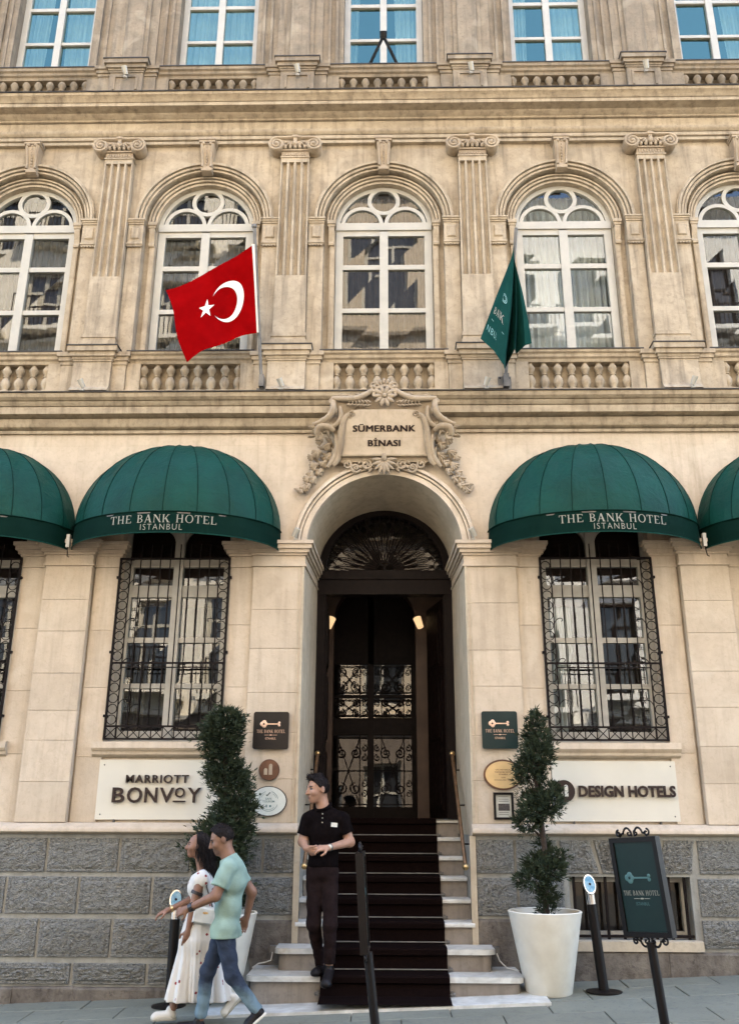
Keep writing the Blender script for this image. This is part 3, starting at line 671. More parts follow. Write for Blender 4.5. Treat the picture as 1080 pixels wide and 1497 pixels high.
def first_window(cx, n):
    f = MB(); y0, y1 = 0.145, 0.20
    for s in (-1, 1): f.box(cx + s * 0.548 - 0.045, cx + s * 0.548 + 0.045, y0, y1, 6.5, 8.47)
    f.box(cx - 0.052, cx + 0.052, y0 - 0.012, y1, 6.5, 8.40)
    for z0, z1 in ((6.5, 6.66), (7.255, 7.315), (7.86, 7.925), (8.345, 8.42)):
        for s in (-1, 1): a, b_ = sorted((cx + s * 0.052, cx + s * 0.503)); f.box(a, b_, y0 + 0.003, y1 - 0.003, z0, z1)
    f.box(cx - 0.594, cx + 0.594, y0 - 0.02, y1, 8.42, 8.525)
    f.arch([(0.545, y0), (0.598, y0), (0.598, y1), (0.545, y1)], cx, 8.47, 0.09, math.pi - 0.09, 36)
    for s in (-1, 1): f.arch([(0.215, y0 + 0.004), (0.262, y0 + 0.004), (0.262, y1 - 0.004), (0.215, y1 - 0.004)], cx + s * 0.268, 8.52, 0, math.pi, 24)
    f.arch([(0.155, y0 + 0.002), (0.205, y0 + 0.002), (0.205, y1 - 0.002), (0.155, y1 - 0.002)], cx, 8.865, 0, 2 * math.pi, 32, True)
    o = f.build('window', 'white_paint', H, smooth=30)
    for z0, z1 in ((6.66, 7.255), (7.315, 7.86), (7.925, 8.345)):
        for s in (-1, 1):
            a, b_ = sorted((cx + s * 0.052, cx + s * 0.503)); j = [random.uniform(-0.004, 0.004) for _ in range(4)]
            MB().quad((a, 0.175 + j[0], z0), (b_, 0.175 + j[1], z0), (b_, 0.175 + j[2], z1), (a, 0.175 + j[3], z1)).build('pane', 'glass', o)
    for s in (-1, 1):
        k = 14; MB().quad(*[(cx + s * 0.268 + 0.215 * math.cos(math.pi * i / k), 0.173, 8.525 + 0.21 * math.sin(math.pi * i / k)) for i in range(k + 1)]).build('fanlight_pane', 'glass', o)
        pts = [(cx + s * 0.20, 0.174, 8.80), (cx + s * 0.205, 0.174, 8.90), (cx + s * 0.19, 0.174, 8.975), (cx + s * 0.30, 0.174, 8.93), (cx + s * 0.40, 0.174, 8.84), (cx + s * 0.47, 0.174, 8.75), (cx + s * 0.38, 0.174, 8.775), (cx + s * 0.27, 0.174, 8.79)]
        MB().quad(*pts).build('spandrel_pane', 'glass', o)
    MB().disc(cx, 8.865, 0.155, 0.172, 24).build('round_pane', 'glass', o)
    c = MB(); k = 70
    pts = [(cx - 0.6 + 1.2 * i / k, 0.42 + 0.028 * math.sin(i * 1.35 + n) + 0.012 * math.sin(i * 0.57)) for i in range(k + 1)]
    for (xa, ya), (xb, yb) in zip(pts, pts[1:]): c.quad((xa, ya, 6.4), (xb, yb, 6.4), (xb, yb, 9.1), (xa, ya, 9.1))
    c.build('curtain', 'curtain_white' if n in (3,) else 'curtain_brown', o, smooth=60)
    # stone order round the window
    s_ = MB().arch([(0.602, 0.14), (0.602, 0.07), (0.630, 0.068), (0.632, 0.09), (0.640, 0.09), (0.642, 0.048), (0.668, 0.048), (0.670, 0.075), (0.678, 0.075), (0.680, 0.030), (0.70, 0.030), (0.70, 0.105)], cx, 8.47, 0.03, math.pi - 0.03, 40)
    for s in (-1, 1):
        a, b_ = sorted((cx + s * 0.602, cx + s * 0.668)); s_.box(a, b_, 0.062, 0.11, 6.57, 8.16)
        a, b_ = sorted((cx + s * 0.612, cx + s * 0.658)); s_.box(a, b_, 0.056, 0.11, 6.60, 8.10)
        a, b_ = sorted((cx + s * 0.598, cx + s * 0.69))
        s_.box(a - 0.008, b_ + 0.008, 0.0, 0.11, 8.43, 8.475).box(a, b_, 0.012, 0.11, 8.395, 8.43)
        m_ = (a + b_) / 2
        s_.prof_x([(0.11, 8.395), (0.02, 8.395), (0.015, 8.36), (0.025, 8.31), (0.045, 8.25), (0.05, 8.20), (0.035, 8.17), (0.04, 8.145), (0.06, 8.14), (0.11, 8.14)], m_ - 0.034, m_ + 0.034)
    s_.build('window_surround', 'stone_upper', o, smooth=30)
    t = MB().arch([(0.737, 0.02), (0.737, -0.02), (0.762, -0.022), (0.764, 0.004), (0.772, 0.004), (0.774, -0.042), (0.802, -0.044), (0.804, -0.016), (0.813, -0.016), (0.815, -0.066), (0.845, -0.068), (0.85, -0.048), (0.862, -0.045), (0.862, 0.02)], cx, 8.47, 0.0, math.pi, 48)
    for s in (-1, 1):
        a, b_ = sorted((cx + s * 0.737, cx + s * 0.915)); t.box(a, b_, -0.03, 0.0, 6.55, 8.09)
        t.box(a - 0.004, b_ + 0.004, -0.045, 0.0, 8.13, 8.40)
        a2, b2 = a + 0.035, b_ - 0.035                  # raised panel on the impost block
        t.cbox(a2, b2, -0.062, -0.04, 8.19, 8.35, 0.012)
        for z0, z1, o_ in ((8.09, 8.11, 0.012), (8.11, 8.132, 0.022), (8.40, 8.425, 0.016), (8.425, 8.45, 0.028), (8.45, 8.472, 0.04)): t.box(a - o_ * 0.6, b_ + o_ * 0.6, -0.04 - o_, 0.0, z0, z1)
        for i in range(5): t.box(a + 0.008 + i * 0.035, a + 0.028 + i * 0.035, -0.06, -0.02, 8.072, 8.092)
    t.build('arch_surround', 'stone_upper', o, smooth=30)
    k = MB()                                            # scrolled keystone
    k.prof_x([(0.0, 9.63), (-0.155, 9.63), (-0.16, 9.58), (-0.14, 9.55), (-0.15, 9.50), (-0.13, 9.42), (-0.10, 9.34), (-0.085, 9.26), (-0.10, 9.20), (-0.095, 9.165), (-0.06, 9.155), (0.0, 9.155)], cx - 0.078, cx + 0.078)
    k.v = [(cx + (x - cx) * (0.85 + 0.32 * (z - 9.155) / 0.47), y, z) for x, y, z in k.v]
    k.box(cx - 0.11, cx + 0.11, -0.175, 0.0, 9.575, 9.60).box(cx - 0.10, cx + 0.10, -0.165, 0.0, 9.545, 9.575)
    for i in range(9): k.ell((cx, -0.148 + 0.0085 * i - (0.0 if i < 4 else 0.002), 9.52 - i * 0.038), (0.014, 0.016, 0.019), 7, 5)
    for s in (-1, 1):
        k.tube([(cx + s * 0.062, -0.152, 9.53), (cx + s * 0.06, -0.15, 9.48), (cx + s * 0.057, -0.125, 9.38), (cx + s * 0.052, -0.10, 9.28), (cx + s * 0.055, -0.108, 9.21)], [0.014, 0.012, 0.012, 0.012, 0.016], 6)
        k.ell((cx + s * 0.045, -0.155, 9.525), (0.025, 0.02, 0.022), 8, 6)
    k.build('keystone', 'stone_carved', o, smooth=40)
for i, x in enumerate(UB): first_window(x, i)
def spiral(cx, cz, y, r0, turns, s, k=26, shrink=0.16, a0=math.pi / 2):
    return [(cx + s * (r0 * (1 - (1 - shrink) * i / k)) * math.cos(a0 - 2 * math.pi * turns * i / k), y - 0.012 * i / k, cz + (r0 * (1 - (1 - shrink) * i / k)) * math.sin(a0 - 2 * math.pi * turns * i / k)) for i in range(k + 1)]
def pilaster(cx):
    b = MB(); yf = -0.105
    def shaft(hw0, hw1, z0, z1, fl):
        pr = [(-1.0, 0.0), (-1.0, yf)]
        if fl:
            for q in range(4):
                c = -0.735 + 0.49 * q
                pr.append((c - 0.18, yf))
                pr += [(c + 0.18 * math.cos(math.pi * (1 - t / 6)), yf + 0.052 * math.sin(math.pi * t / 6)) for t in range(1, 6)]
                pr.append((c + 0.18, yf))
        pr += [(1.0, yf), (1.0, 0.0)]
        n = len(pr); b.add([(cx + a * hw0, y, z0) for a, y in pr] + [(cx + a * hw1, y, z1) for a, y in pr], [(i, (i + 1) % n, (i + 1) % n + n, i + n) for i in range(n)] + [tuple(range(n))[::-1], tuple(range(n, 2 * n))])
    shaft(0.190, 0.184, 6.83, 7.62, False); shaft(0.184, 0.175, 7.6205, 9.27, True); shaft(0.175, 0.1745, 9.2705, 9.34, False)
    b.box(cx - 0.185, cx + 0.185, yf - 0.012, 0, 9.335, 9.352)
    o = b.build('pilaster', 'stone_upper', H, smooth=25)
    MB().box(cx - 0.215, cx + 0.215, yf - 0.04, 0, 6.60, 6.70).box(cx - 0.21, cx + 0.21, yf - 0.034, 0, 6.70, 6.735).box(cx - 0.196, cx + 0.196, yf - 0.012, 0, 6.735, 6.785).box(cx - 0.204, cx + 0.204, yf - 0.022, 0, 6.785, 6.832).build('base', 'stone_upper', o)
    c = MB(); yc = yf - 0.045
    c.box(cx - 0.172, cx + 0.172, yf - 0.004, 0, 9.353, 9.425)
    for i in range(9): c.box(cx - 0.150 + i * 0.0335, cx - 0.132 + i * 0.0335, yf - 0.016, yf, 9.362, 9.412)
    c.box(cx - 0.185, cx + 0.185, yf - 0.028, 0, 9.425, 9.447)
    for i in range(5): c.ell((cx - 0.12 + 0.06 * i, yf - 0.035, 9.475), (0.022, 0.026, 0.034), 8, 6)
    n = 14; top = [(cx - 0.25 + 0.5 * i / n, 9.60 - 0.035 * math.sin(math.pi * i / n)) for i in range(n + 1)]; bot = [(cx - 0.22 + 0.44 * i / n, 9.515 - 0.02 * math.sin(math.pi * i / n)) for i in range(n + 1)]
    c.plate(bot + top[::-1], yc + 0.01, 0.0)
    for s in (-1, 1):
        vx, vz = cx + s * 0.232, 9.50
        c.tube(spiral(vx, vz, yc - 0.012, 0.098, 2.1, s), [0.020 - 0.008 * i / 26 for i in range(27)], 7)
        c.lathe([(0.0, 0.0), (0.092, 0.0), (0.10, 0.03), (0.095, 0.10), (0.088, 0.145), (0.0, 0.145)], 0, 0, 0, 18)
        k = 18 * 6; c.v[-k:] = [(vx + a, yc + z - 0.004, vz + b_) for a, b_, z in c.v[-k:]]
        c.ell((vx, yc - 0.03, vz), (0.026, 0.02, 0.026), 8, 6)
        for j in range(3): c.ell((cx + s * (0.10 - 0.02 * j), yc - 0.006, 9.535 - j * 0.02), (0.04 - 0.006 * j, 0.014, 0.014), 7, 5, Matrix.Rotation(s * R(25 + 22 * j), 3, 'Y'))
    c.ell((cx, yc - 0.01, 9.52), (0.034, 0.022, 0.040), 8, 6).prof_x([(yc - 0.02, 9.64), (yc - 0.012, 9.56), (yc + 0.02, 9.53), (0, 9.53), (0, 9.64)], cx - 0.024, cx + 0.024).box(cx - 0.04, cx + 0.04, yc - 0.028, 0, 9.60, 9.625)
    c.prof_x([(yc + 0.0, 9.585), (yc - 0.02, 9.60), (yc - 0.02, 9.612), (0, 9.612), (0, 9.585)], cx - 0.27, cx + 0.27)
    c.build('capital', 'stone_carved', o, smooth=40)
for x in PIL: pilaster(x)

# --- main entablature
ent = [(0.03, 9.605), (-0.055, 9.605), (-0.06, 9.655), (-0.075, 9.66), (-0.08, 9.715), (-0.105, 9.735), (-0.118, 9.76), (-0.118, 9.772), (-0.08, 9.776), (-0.08, 9.93), (-0.10, 9.935), (-0.105, 9.955), (-0.15, 9.975), (-0.165, 9.99), (-0.17, 10.00), (-0.29, 10.005), (-0.295, 10.06), (-0.305, 10.07), (-0.325, 10.10), (-0.36, 10.12), (-0.37, 10.15), (0.03, 10.18)]
MB().prof_x(quirk(ent), -XW, XW).build('entablature', 'stone_upper', H, smooth=28)
MB().prof_x([(-0.385, 10.150), (-0.387, 10.162), (0.02, 10.195), (0.02, 10.184)], -XW - 0.01, XW + 0.01).build('entablature_flashing', 'lead', H)

# --- top floor
opst = [(x, 0.53, 10.70, 13.1, 0) for x in UB]
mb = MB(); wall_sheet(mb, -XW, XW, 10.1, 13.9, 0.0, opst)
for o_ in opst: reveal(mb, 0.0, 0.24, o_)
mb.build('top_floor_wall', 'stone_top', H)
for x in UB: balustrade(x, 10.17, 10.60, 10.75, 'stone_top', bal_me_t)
for x in PIL:
    pedestal(x, 10.17, 10.80, 'stone_top', True)
    b = MB().box(x - 0.30, x + 0.30, -0.03, 0, 10.75, 13.7).box(x - 0.185, x + 0.185, -0.055, -0.02, 10.93, 13.7).cbox(x - 0.13, x + 0.13, -0.085, -0.05, 10.95, 12.32, 0.01)
    b.box(x - 0.23, x + 0.23, -0.12, -0.02, 10.80, 10.88).box(x - 0.205, x + 0.205, -0.10, -0.02, 10.88, 10.93).box(x - 0.155, x + 0.155, -0.11, -0.05, 10.935, 10.96)
    for i in range(6): b.box(x - 0.12 + i * 0.042, x - 0.095 + i * 0.042, -0.10, -0.05, 12.25, 12.31)
    b.build('top_pilaster', 'stone_top', H)
def top_window(cx, n):
    f = MB(); y0, y1 = 0.13, 0.19
    for s in (-1, 1): f.box(cx + s * 0.487 - 0.04, cx + s * 0.487 + 0.04, y0, y1, 10.70, 13.1)
    f.box(cx - 0.045, cx + 0.045, y0 - 0.012, y1, 10.70, 13.1)
    zs = (10.70, 10.86, 11.455, 11.50, 12.06, 12.115, 12.68, 12.73, 13.04, 13.1)
    for z0, z1 in zip(zs[::2], zs[1::2]):
        for s in (-1, 1): a, b_ = sorted((cx + s * 0.045, cx + s * 0.447)); f.box(a, b_, y0 + 0.003, y1 - 0.003, z0, z1)
    o = f.build('window', 'white_paint', H)
    for z0, z1 in zip(zs[1:-1:2], zs[2::2]):
        for s in (-1, 1):
            a, b_ = sorted((cx + s * 0.045, cx + s * 0.447)); j = [random.uniform(-0.003, 0.003) for _ in range(4)]
            MB().quad((a, 0.165 + j[0], z0), (b_, 0.165 + j[1], z0), (b_, 0.165 + j[2], z1), (a, 0.165 + j[3], z1)).build('pane', 'glass_top', o)
    for s in (-1, 1):
        c = MB(); k = 26; w0 = (0.30, 0.48, 0.16, 0.24, 0.12)[n] if s < 0 else (0.46, 0.48, 0.34, 0.46, 0.30)[n]
        for i in range(k):
            r2 = [(cx + s * (0.53 - (w0 * ii / k)), 0.30 + 0.025 * math.sin(ii * 1.4)) for ii in (i, i + 1)]
            (xa, ya), (xb, yb) = r2; c.quad((xa, ya, 10.6), (xb, yb, 10.6), (xb - s * 0.06 * (i + 1) / k, yb, 13.1), (xa - s * 0.06 * i / k, ya, 13.1))
        c.build('curtain', 'curtain_white', o, smooth=60)
    t = MB()
    for s in (-1, 1):
        a, b_ = sorted((cx + s * 0.53, cx + s * 0.60)); t.box(a, b_, -0.03, 0.0, 10.70, 13.2); a, b_ = sorted((cx + s * 0.60, cx + s * 0.635)); t.box(a, b_, -0.05, 0.0, 10.70, 13.2)
        a, b_ = sorted((cx + s * 0.70, cx + s * 0.735)); t.box(a, b_, -0.022, 0.0, 10.70, 13.2)
    t.build('window_surround', 'stone_top', o)
for i, x in enumerate(UB): top_window(x, i)
# --- rooms behind the glass, roof and rear of the house
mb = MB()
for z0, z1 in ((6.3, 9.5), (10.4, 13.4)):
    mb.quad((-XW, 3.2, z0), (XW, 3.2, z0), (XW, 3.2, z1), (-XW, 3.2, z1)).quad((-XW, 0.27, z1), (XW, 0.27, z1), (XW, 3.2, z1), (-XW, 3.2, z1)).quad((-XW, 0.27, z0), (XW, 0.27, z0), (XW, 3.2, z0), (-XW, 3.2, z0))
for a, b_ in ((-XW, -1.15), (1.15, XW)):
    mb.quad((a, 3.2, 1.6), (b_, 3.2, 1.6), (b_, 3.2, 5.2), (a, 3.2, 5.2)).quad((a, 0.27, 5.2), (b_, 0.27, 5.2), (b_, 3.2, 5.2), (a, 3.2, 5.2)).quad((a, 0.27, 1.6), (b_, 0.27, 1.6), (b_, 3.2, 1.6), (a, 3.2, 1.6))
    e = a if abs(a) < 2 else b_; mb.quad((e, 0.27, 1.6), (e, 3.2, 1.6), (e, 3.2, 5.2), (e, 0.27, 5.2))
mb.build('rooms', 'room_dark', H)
mb = MB().box(-XW, XW, 3.5, 13, -1, 14.2).box(-XW, XW, -0.25, 3.5, 13.7, 14.2).box(-XW, -XW + 0.1, 0.01, 3.5, -1, 13.69).box(XW - 0.1, XW, 0.01, 3.5, -1, 13.69)
mb.build('roof_and_rear', 'stone_top', H)

# ================================================================ entrance
def fit(mb, w, h):
    xs = [v[0] for v in mb.v]; zs = [v[2] for v in mb.v]
    sx = w / (max(xs) - min(xs)); sz = h / (max(zs) - min(zs)) if h else sx
    cx, cz = (max(xs) + min(xs)) / 2, (max(zs) + min(zs)) / 2
    mb.v = [((x - cx) * sx, y, (z - cz) * sz) for x, y, z in mb.v]; return mb
def stroke_sep(mb):     # lift each stroke a hair above the one before, so that none share a plane
    out = MB()
    for i, f in enumerate(mb.f): out.quad(*[(mb.v[k][0], mb.v[k][1] - 0.00008 * (i % 7), mb.v[k][2]) for k in f])
    return out
def serif(body, w, h): return stroke_sep(fit(serif_text(body, 1.0), w, h))
def sans(body, w, h, bold=0.0, extr=0.0, spacing=1.0): return fit(text_mb(body, 1.0, bold, 1.0, spacing, extr=extr), w, h)

LZ = 1.48
f = MB()
for s in (-1, 1):
    a, b_ = sorted((s * 0.70, s * 0.80)); f.box(a, b_, 1.0, 1.14, LZ, 3.98)
    a, b_ = sorted((s * 0.685, s * 0.72)); f.box(a, b_, 1.03, 1.10, LZ, 3.98)
f.box(-0.80, 0.80, 0.99, 1.15, 3.98, 4.03).box(-0.80, 0.80, 1.0, 1.14, 4.03, 4.16).box(-0.80, 0.80, 0.975, 1.15, 4.16, 4.20).box(-0.80, 0.80, 0.985, 1.14, 4.20, 4.27)
f.arch([(0.70, 1.0), (0.775, 1.0), (0.775, 1.14), (0.70, 1.14)], 0, 4.26, 0, math.pi, 36)
door = f.build('entrance_door', 'dark_wood', H, smooth=30)
g = MB(); gy = 1.05
for k in range(17):
    a = math.pi * (k + 0.5) / 17
    for s in (-1, 1):
        g.tube([(r * math.cos(a + s * 0.085 * math.sin(math.pi * (r - 0.10) / 0.5)), gy, 4.285 + r * math.sin(a + s * 0.085 * math.sin(math.pi * (r - 0.10) / 0.5))) for r in (0.10, 0.2, 0.3, 0.4, 0.5, 0.6)], 0.0055, 5)
    g.tube([(0.10 * math.cos(a), gy, 4.285 + 0.10 * math.sin(a)), (0.72 * math.cos(a), gy, 4.285 + 0.72 * math.sin(a))], 0.005, 5)
    g.arch([(0.055, gy - 0.004), (0.064, gy - 0.004), (0.064, gy + 0.004), (0.055, gy + 0.004)], 0.645 * math.cos(a), 4.285 + 0.645 * math.sin(a), 0, 2 * math.pi, 12, True)
for x, r in ((-0.055, 0.05), (0.055, 0.05), (0, 0.105)): g.arch([(r - 0.006, gy - 0.005), (r + 0.006, gy - 0.005), (r + 0.006, gy + 0.005), (r - 0.006, gy + 0.005)], x, 4.31 if r < 0.1 else 4.285, 0, 2 * math.pi if r < 0.1 else math.pi, 18, r < 0.1)
g.build('fanlight_ironwork', 'iron', door)
n = 24; MB().quad(*[(0.70 * math.cos(math.pi * i / n), 1.085, 4.27 + 0.70 * math.sin(math.pi * i / n)) for i in range(n + 1)]).build('fanlight_pane', 'glass_dim', door)
for s in (-1, 1):                              # tall door leaves folded back into the vestibule
    l = MB(); l.box(0, 0.70, -0.025, 0.025, LZ + 0.01, 3.96)
    for z0, z1 in ((1.58, 2.25), (2.33, 3.1), (3.18, 3.86)):
        for yy in (-1, 1):
            l.box(0.10, 0.60, *sorted((yy * 0.024, yy * 0.034)), z0, z1); l.cbox(0.14, 0.56, *((-0.05, -0.03) if yy < 0 else (0.03, 0.05)), z0 + 0.04, z1 - 0.04, 0.01)
    l.xform(Matrix.Translation((s * 0.705, 1.14, 0)) @ Matrix.Rotation(R(103 if s > 0 else 93), 4, 'Z')); l.build('door_leaf', 'dark_wood', door)
# vestibule: brown walls, arched opening, glazed inner doors with scrollwork
v = MB(); x0, x1, yb = -1.05, 0.92, 3.4
v.quad((x0, 1.14, LZ), (x0, yb, LZ), (x0, yb, 5.0), (x0, 1.14, 5.0)).quad((x1, 1.14, LZ), (x1, yb, LZ), (x1, yb, 5.0), (x1, 1.14, 5.0)).quad((x0, 1.14, 5.05), (x1, 1.14, 5.05), (x1, yb, 5.05), (x0, yb, 5.05))
for s in (-1, 1): v.quad((s * 0.795, 1.135, 1.2), (s * 1.1, 1.135, 1.2), (s * 1.1, 1.135, 5.1), (s * 0.795, 1.135, 5.1))
ves = v.build('vestibule', 'brown_wall', H)
MB().quad((x0, 1.0, LZ - 0.002), (x1, 1.0, LZ - 0.002), (x1, yb, LZ - 0.002), (x0, yb, LZ - 0.002)).build('floor', 'room_floor', ves)
w = MB(); wall_sheet(w, x0, x1, LZ, 5.05, 2.0, [(-0.13, 0.52, LZ, 3.88, 0.52)]); reveal(w, 2.0, 2.25, (-0.13, 0.52, LZ, 3.88, 0.52), bottom=False); w.build('arched_wall', 'brown_wall', ves)
MB().box(x0, x1, 3.38, 3.45, LZ, 5.05).build('rear_wall', 'room_dark', ves)
f = MB(); dx = -0.185
f.box(-1.04, dx - 0.53, 2.62, 2.70, LZ, 5.0).box(dx + 0.53, 0.91, 2.62, 2.70, LZ, 5.0).box(dx - 0.04, dx + 0.04, 2.61, 2.69, LZ, 3.42)
for z0, z1 in ((LZ, 1.62), (2.5, 2.72), (2.98, 3.02), (3.42, 5.0)):
    for s in (-1, 1): a, b_ = sorted((dx + s * 0.04, dx + s * 0.53)); f.box(a, b_, 2.625, 2.695, z0, z1)
idoor = f.build('inner_door', 'dark_wood', H)
for z0, z1 in ((1.62, 2.5), (2.72, 2.98), (3.02, 3.42)):
    for s in (-1, 1):
        a, b_ = sorted((dx + s * 0.04, dx + s * 0.53)); tl = (0.0, 0.004, -0.004)[int(z0 * 10) % 3]
        MB().quad((a, 2.66, z0), (b_, 2.66 + s * 0.002, z0), (b_, 2.66 + tl, z1), (a, 2.66 + tl, z1)).build('pane', 'glass', idoor)
        g = MB(); yy = 2.60; m_ = (a + b_) / 2; r = 0.007
        for k in range(2):
            g.bar((a + 0.1 + k * (b_ - a - 0.2), yy, z0), (a + 0.1 + k * (b_ - a - 0.2), yy, z1), 0.012)
        for z in (z0 + 0.03, z1 - 0.03) + (((z0 + z1) / 2,) if z1 - z0 > 0.5 else ()): g.bar((a, yy, z), (b_, yy, z), 0.012)
        g.bar((a + 0.1, yy, z0 + 0.03), (b_ - 0.1, yy, z1 - 0.03), 0.011); g.bar((b_ - 0.1, yy + 0.003, z0 + 0.03), (a + 0.1, yy + 0.003, z1 - 0.03), 0.011)
        for q in range(2):
            for e in (-1, 1):
                zc = z0 + (z1 - z0) * (0.25 + 0.5 * q); rr = min(0.075, (z1 - z0) * 0.2)
                g.tube(spiral(m_ + e * 0.09, zc, yy, rr, 1.6, e * (1 if q else -1), 20), r, 5)
                for zz in ((zc - 0.06, zc + 0.06) if z1 - z0 > 0.5 else (zc,)): g.tube(spiral(m_ + e * 0.2, zz, yy, 0.045, 1.3, e, 14), 0.006, 5)
        g.build('ironwork', 'iron', idoor)
for i, s in enumerate((-1, 1)):                # two lit spot lamps by the arch
    x = -0.13 + s * 0.56; t = thing('wall_lamp', 'small lit downlight on the %s side of the arch inside the dark doorway' % ('left' if s < 0 else 'right'), 'lamp', (x, 1.97, 3.80), 'lit lamps inside the doorway')
    MB().box(x - 0.02, x + 0.02, 1.93, 2.0, 3.86, 3.90).build('bracket', 'black_metal', t)
    c = MB().lathe([(0.040, -0.07), (0.052, 0.07)], 0, 0, 0, 14); c.xform(Matrix.Translation((x, 1.90, 3.83)) @ Matrix.Rotation(-s * R(18), 4, 'Y') @ Matrix.Rotation(R(-14), 4, 'X')); c.build('shade', 'lamp_glow', t)

# ---------------------------------------------------------------- stairs
YF = [-0.72, -0.46, -0.14, 0.14, 0.40, 0.65, 0.88, 1.02]; ZT = [0.02 + 0.1825 * (i + 1) for i in range(8)]
stairs = thing('entrance_staircase', 'marble steps with brown stone risers climbing into the arched doorway', 'stairs', (0, 0, 0))
def round_front(hw, y0, y1, r, n=7):
    pts = [(-hw, y1)]
    pts += [(-hw + r - r * math.cos(t * math.pi / 2 / n), y0 + r - r * math.sin(t * math.pi / 2 / n)) for t in range(n + 1)]
    pts += [(hw - r + r * math.sin(t * math.pi / 2 / n), y0 + r - r * math.cos(t * math.pi / 2 / n)) for t in range(n + 1)]
    return pts + [(hw, y1)]
for i in range(8):
    z, y = ZT[i], YF[i]; yn = YF[i + 1] + 0.03 if i < 7 else 1.3; th = 0.052 if i < 2 else 0.036
    s = MB()
    if i < 2:
        hw = (1.20, 0.99)[i]; out = round_front(hw, y, -0.134, 0.085); k = len(out)
        s.prof_z(out, z - th + 0.008, z - 0.008); s.prof_z([(a * (1 - 0.006), b_ + 0.006) for a, b_ in out], z - 0.0082, z); 
        st = s.build('step', 'marble', stairs, smooth=50)
        MB().prof_z(round_front(hw - 0.035, y + 0.03, -0.136, 0.07), -0.12, z - th + 0.007).build('riser', 'riser_stone', st, smooth=50)
        if i == 1: MB().box(-0.83, 0.83, -0.14, -0.05, -0.1, z - 0.001).build('fill', 'riser_stone', st)
    else:
        hw = DW - 0.012 - 0.008 * (i - 2); s.prof_x([(y, z - th), (y - 0.002, z - th * 0.5), (y + 0.003, z - 0.004), (y + 0.01, z), (yn, z), (yn, z - th)], -hw, hw); st = s.build('step', 'marble', stairs, smooth=50)
        MB().box(-hw + 0.002, hw - 0.002, y + 0.025, yn + 0.2, z - 0.21, z - th).build('riser', 'riser_stone', st)
sl = MB().box(-1.50, 1.36, -1.02, -0.10, 0.0, 0.05); sl.v = [(x, y, gz(x, y) + (0.024 if z > 0.02 else -0.1)) for x, y, z in sl.v]; sl.build('ground_slab', 'marble', stairs)
for s in (-1, 1):
    a, b_ = sorted((s * 0.812, s * 0.868)); MB().box(a, b_, -0.132, -0.085, 0.386, 1.333).build('edge_strip', 'stone_reveal', stairs)
# carpet and rods
cw = 0.555; prof = [(-1.03, gz(0.4, -1.03) + 0.036), (YF[0] - 0.012, 0.056)]
for i in range(8):
    prof += [(YF[i] + 0.012, ZT[i] - 0.06), (YF[i] - 0.016, ZT[i] - 0.045), (YF[i] - 0.018, ZT[i] - 0.004), (YF[i] - 0.004, ZT[i] + 0.011)]
    yn = (YF[i + 1] + 0.008) if i < 7 else 1.6
    prof += [(yn, ZT[i] + 0.011)]
carpet = thing('stair_carpet', 'dark brown carpet runner laid up the middle of the steps', 'carpet', (0, -0.72, 0.03))
c = MB()
for (ya, za), (yb_, zb_) in zip(prof, prof[1:]): c.quad((-cw, ya, za), (cw, ya, za), (cw, yb_, zb_), (-cw, yb_, zb_))
for s in (-1, 1):
    for (ya, za), (yb_, zb_) in zip(prof, prof[1:]): c.quad((s * cw, ya, za), (s * cw, yb_, zb_), (s * cw, yb_ + 0.006, zb_ - 0.009), (s * cw, ya + 0.006, za - 0.009))
c.build('runner', 'carpet', carpet, recalc=False)
for i in range(8):
    z = (ZT[i - 1] if i else 0.05) + 0.02; y = YF[i] + 0.003
    MB().tube([(-cw - 0.03, y, z), (cw + 0.03, y, z)], 0.006, 8).ell((-cw - 0.035, y, z), (0.014, 0.012, 0.016)).ell((cw + 0.035, y, z), (0.014, 0.012, 0.016)).box(cw + 0.012, cw + 0.024, y - 0.006, y + 0.03, z - 0.018, z + 0.024).box(-cw - 0.024, -cw - 0.012, y - 0.006, y + 0.03, z - 0.018, z + 0.024).build('carpet_rod', 'galvanised', carpet, smooth=40)
for s in (-1, 1):
    t = thing('handrail', 'slanting brass handrail on brackets along the %s wall of the steps' % ('left' if s < 0 else 'right'), 'handrail', (s * 0.79, -0.12, 1.05), 'stair handrails')
    A, B = Vector((s * 0.765, -0.14, 1.055)), Vector((s * 0.735, 0.88, 2.16))
    MB().tube([A, B], 0.019, 10).build('rail', 'old_brass', t, smooth=60)
    for w_, nm in ((0.0, 'end_knob'), (1.0, 'end_knob')): MB().ell(A.lerp(B, w_), (0.032, 0.032, 0.032), 12, 8).build(nm, 'brass', t, smooth=60)
    for w_ in (0.22, 0.55, 0.88):
        p = A.lerp(B, w_); xo = s * (0.85 - 0.055 * (p.y + 0.1)); MB().tube([p, (p.x, p.y, p.z - 0.045), (xo, p.y, p.z - 0.045)], 0.008, 6).build('bracket', 'black_metal', t)

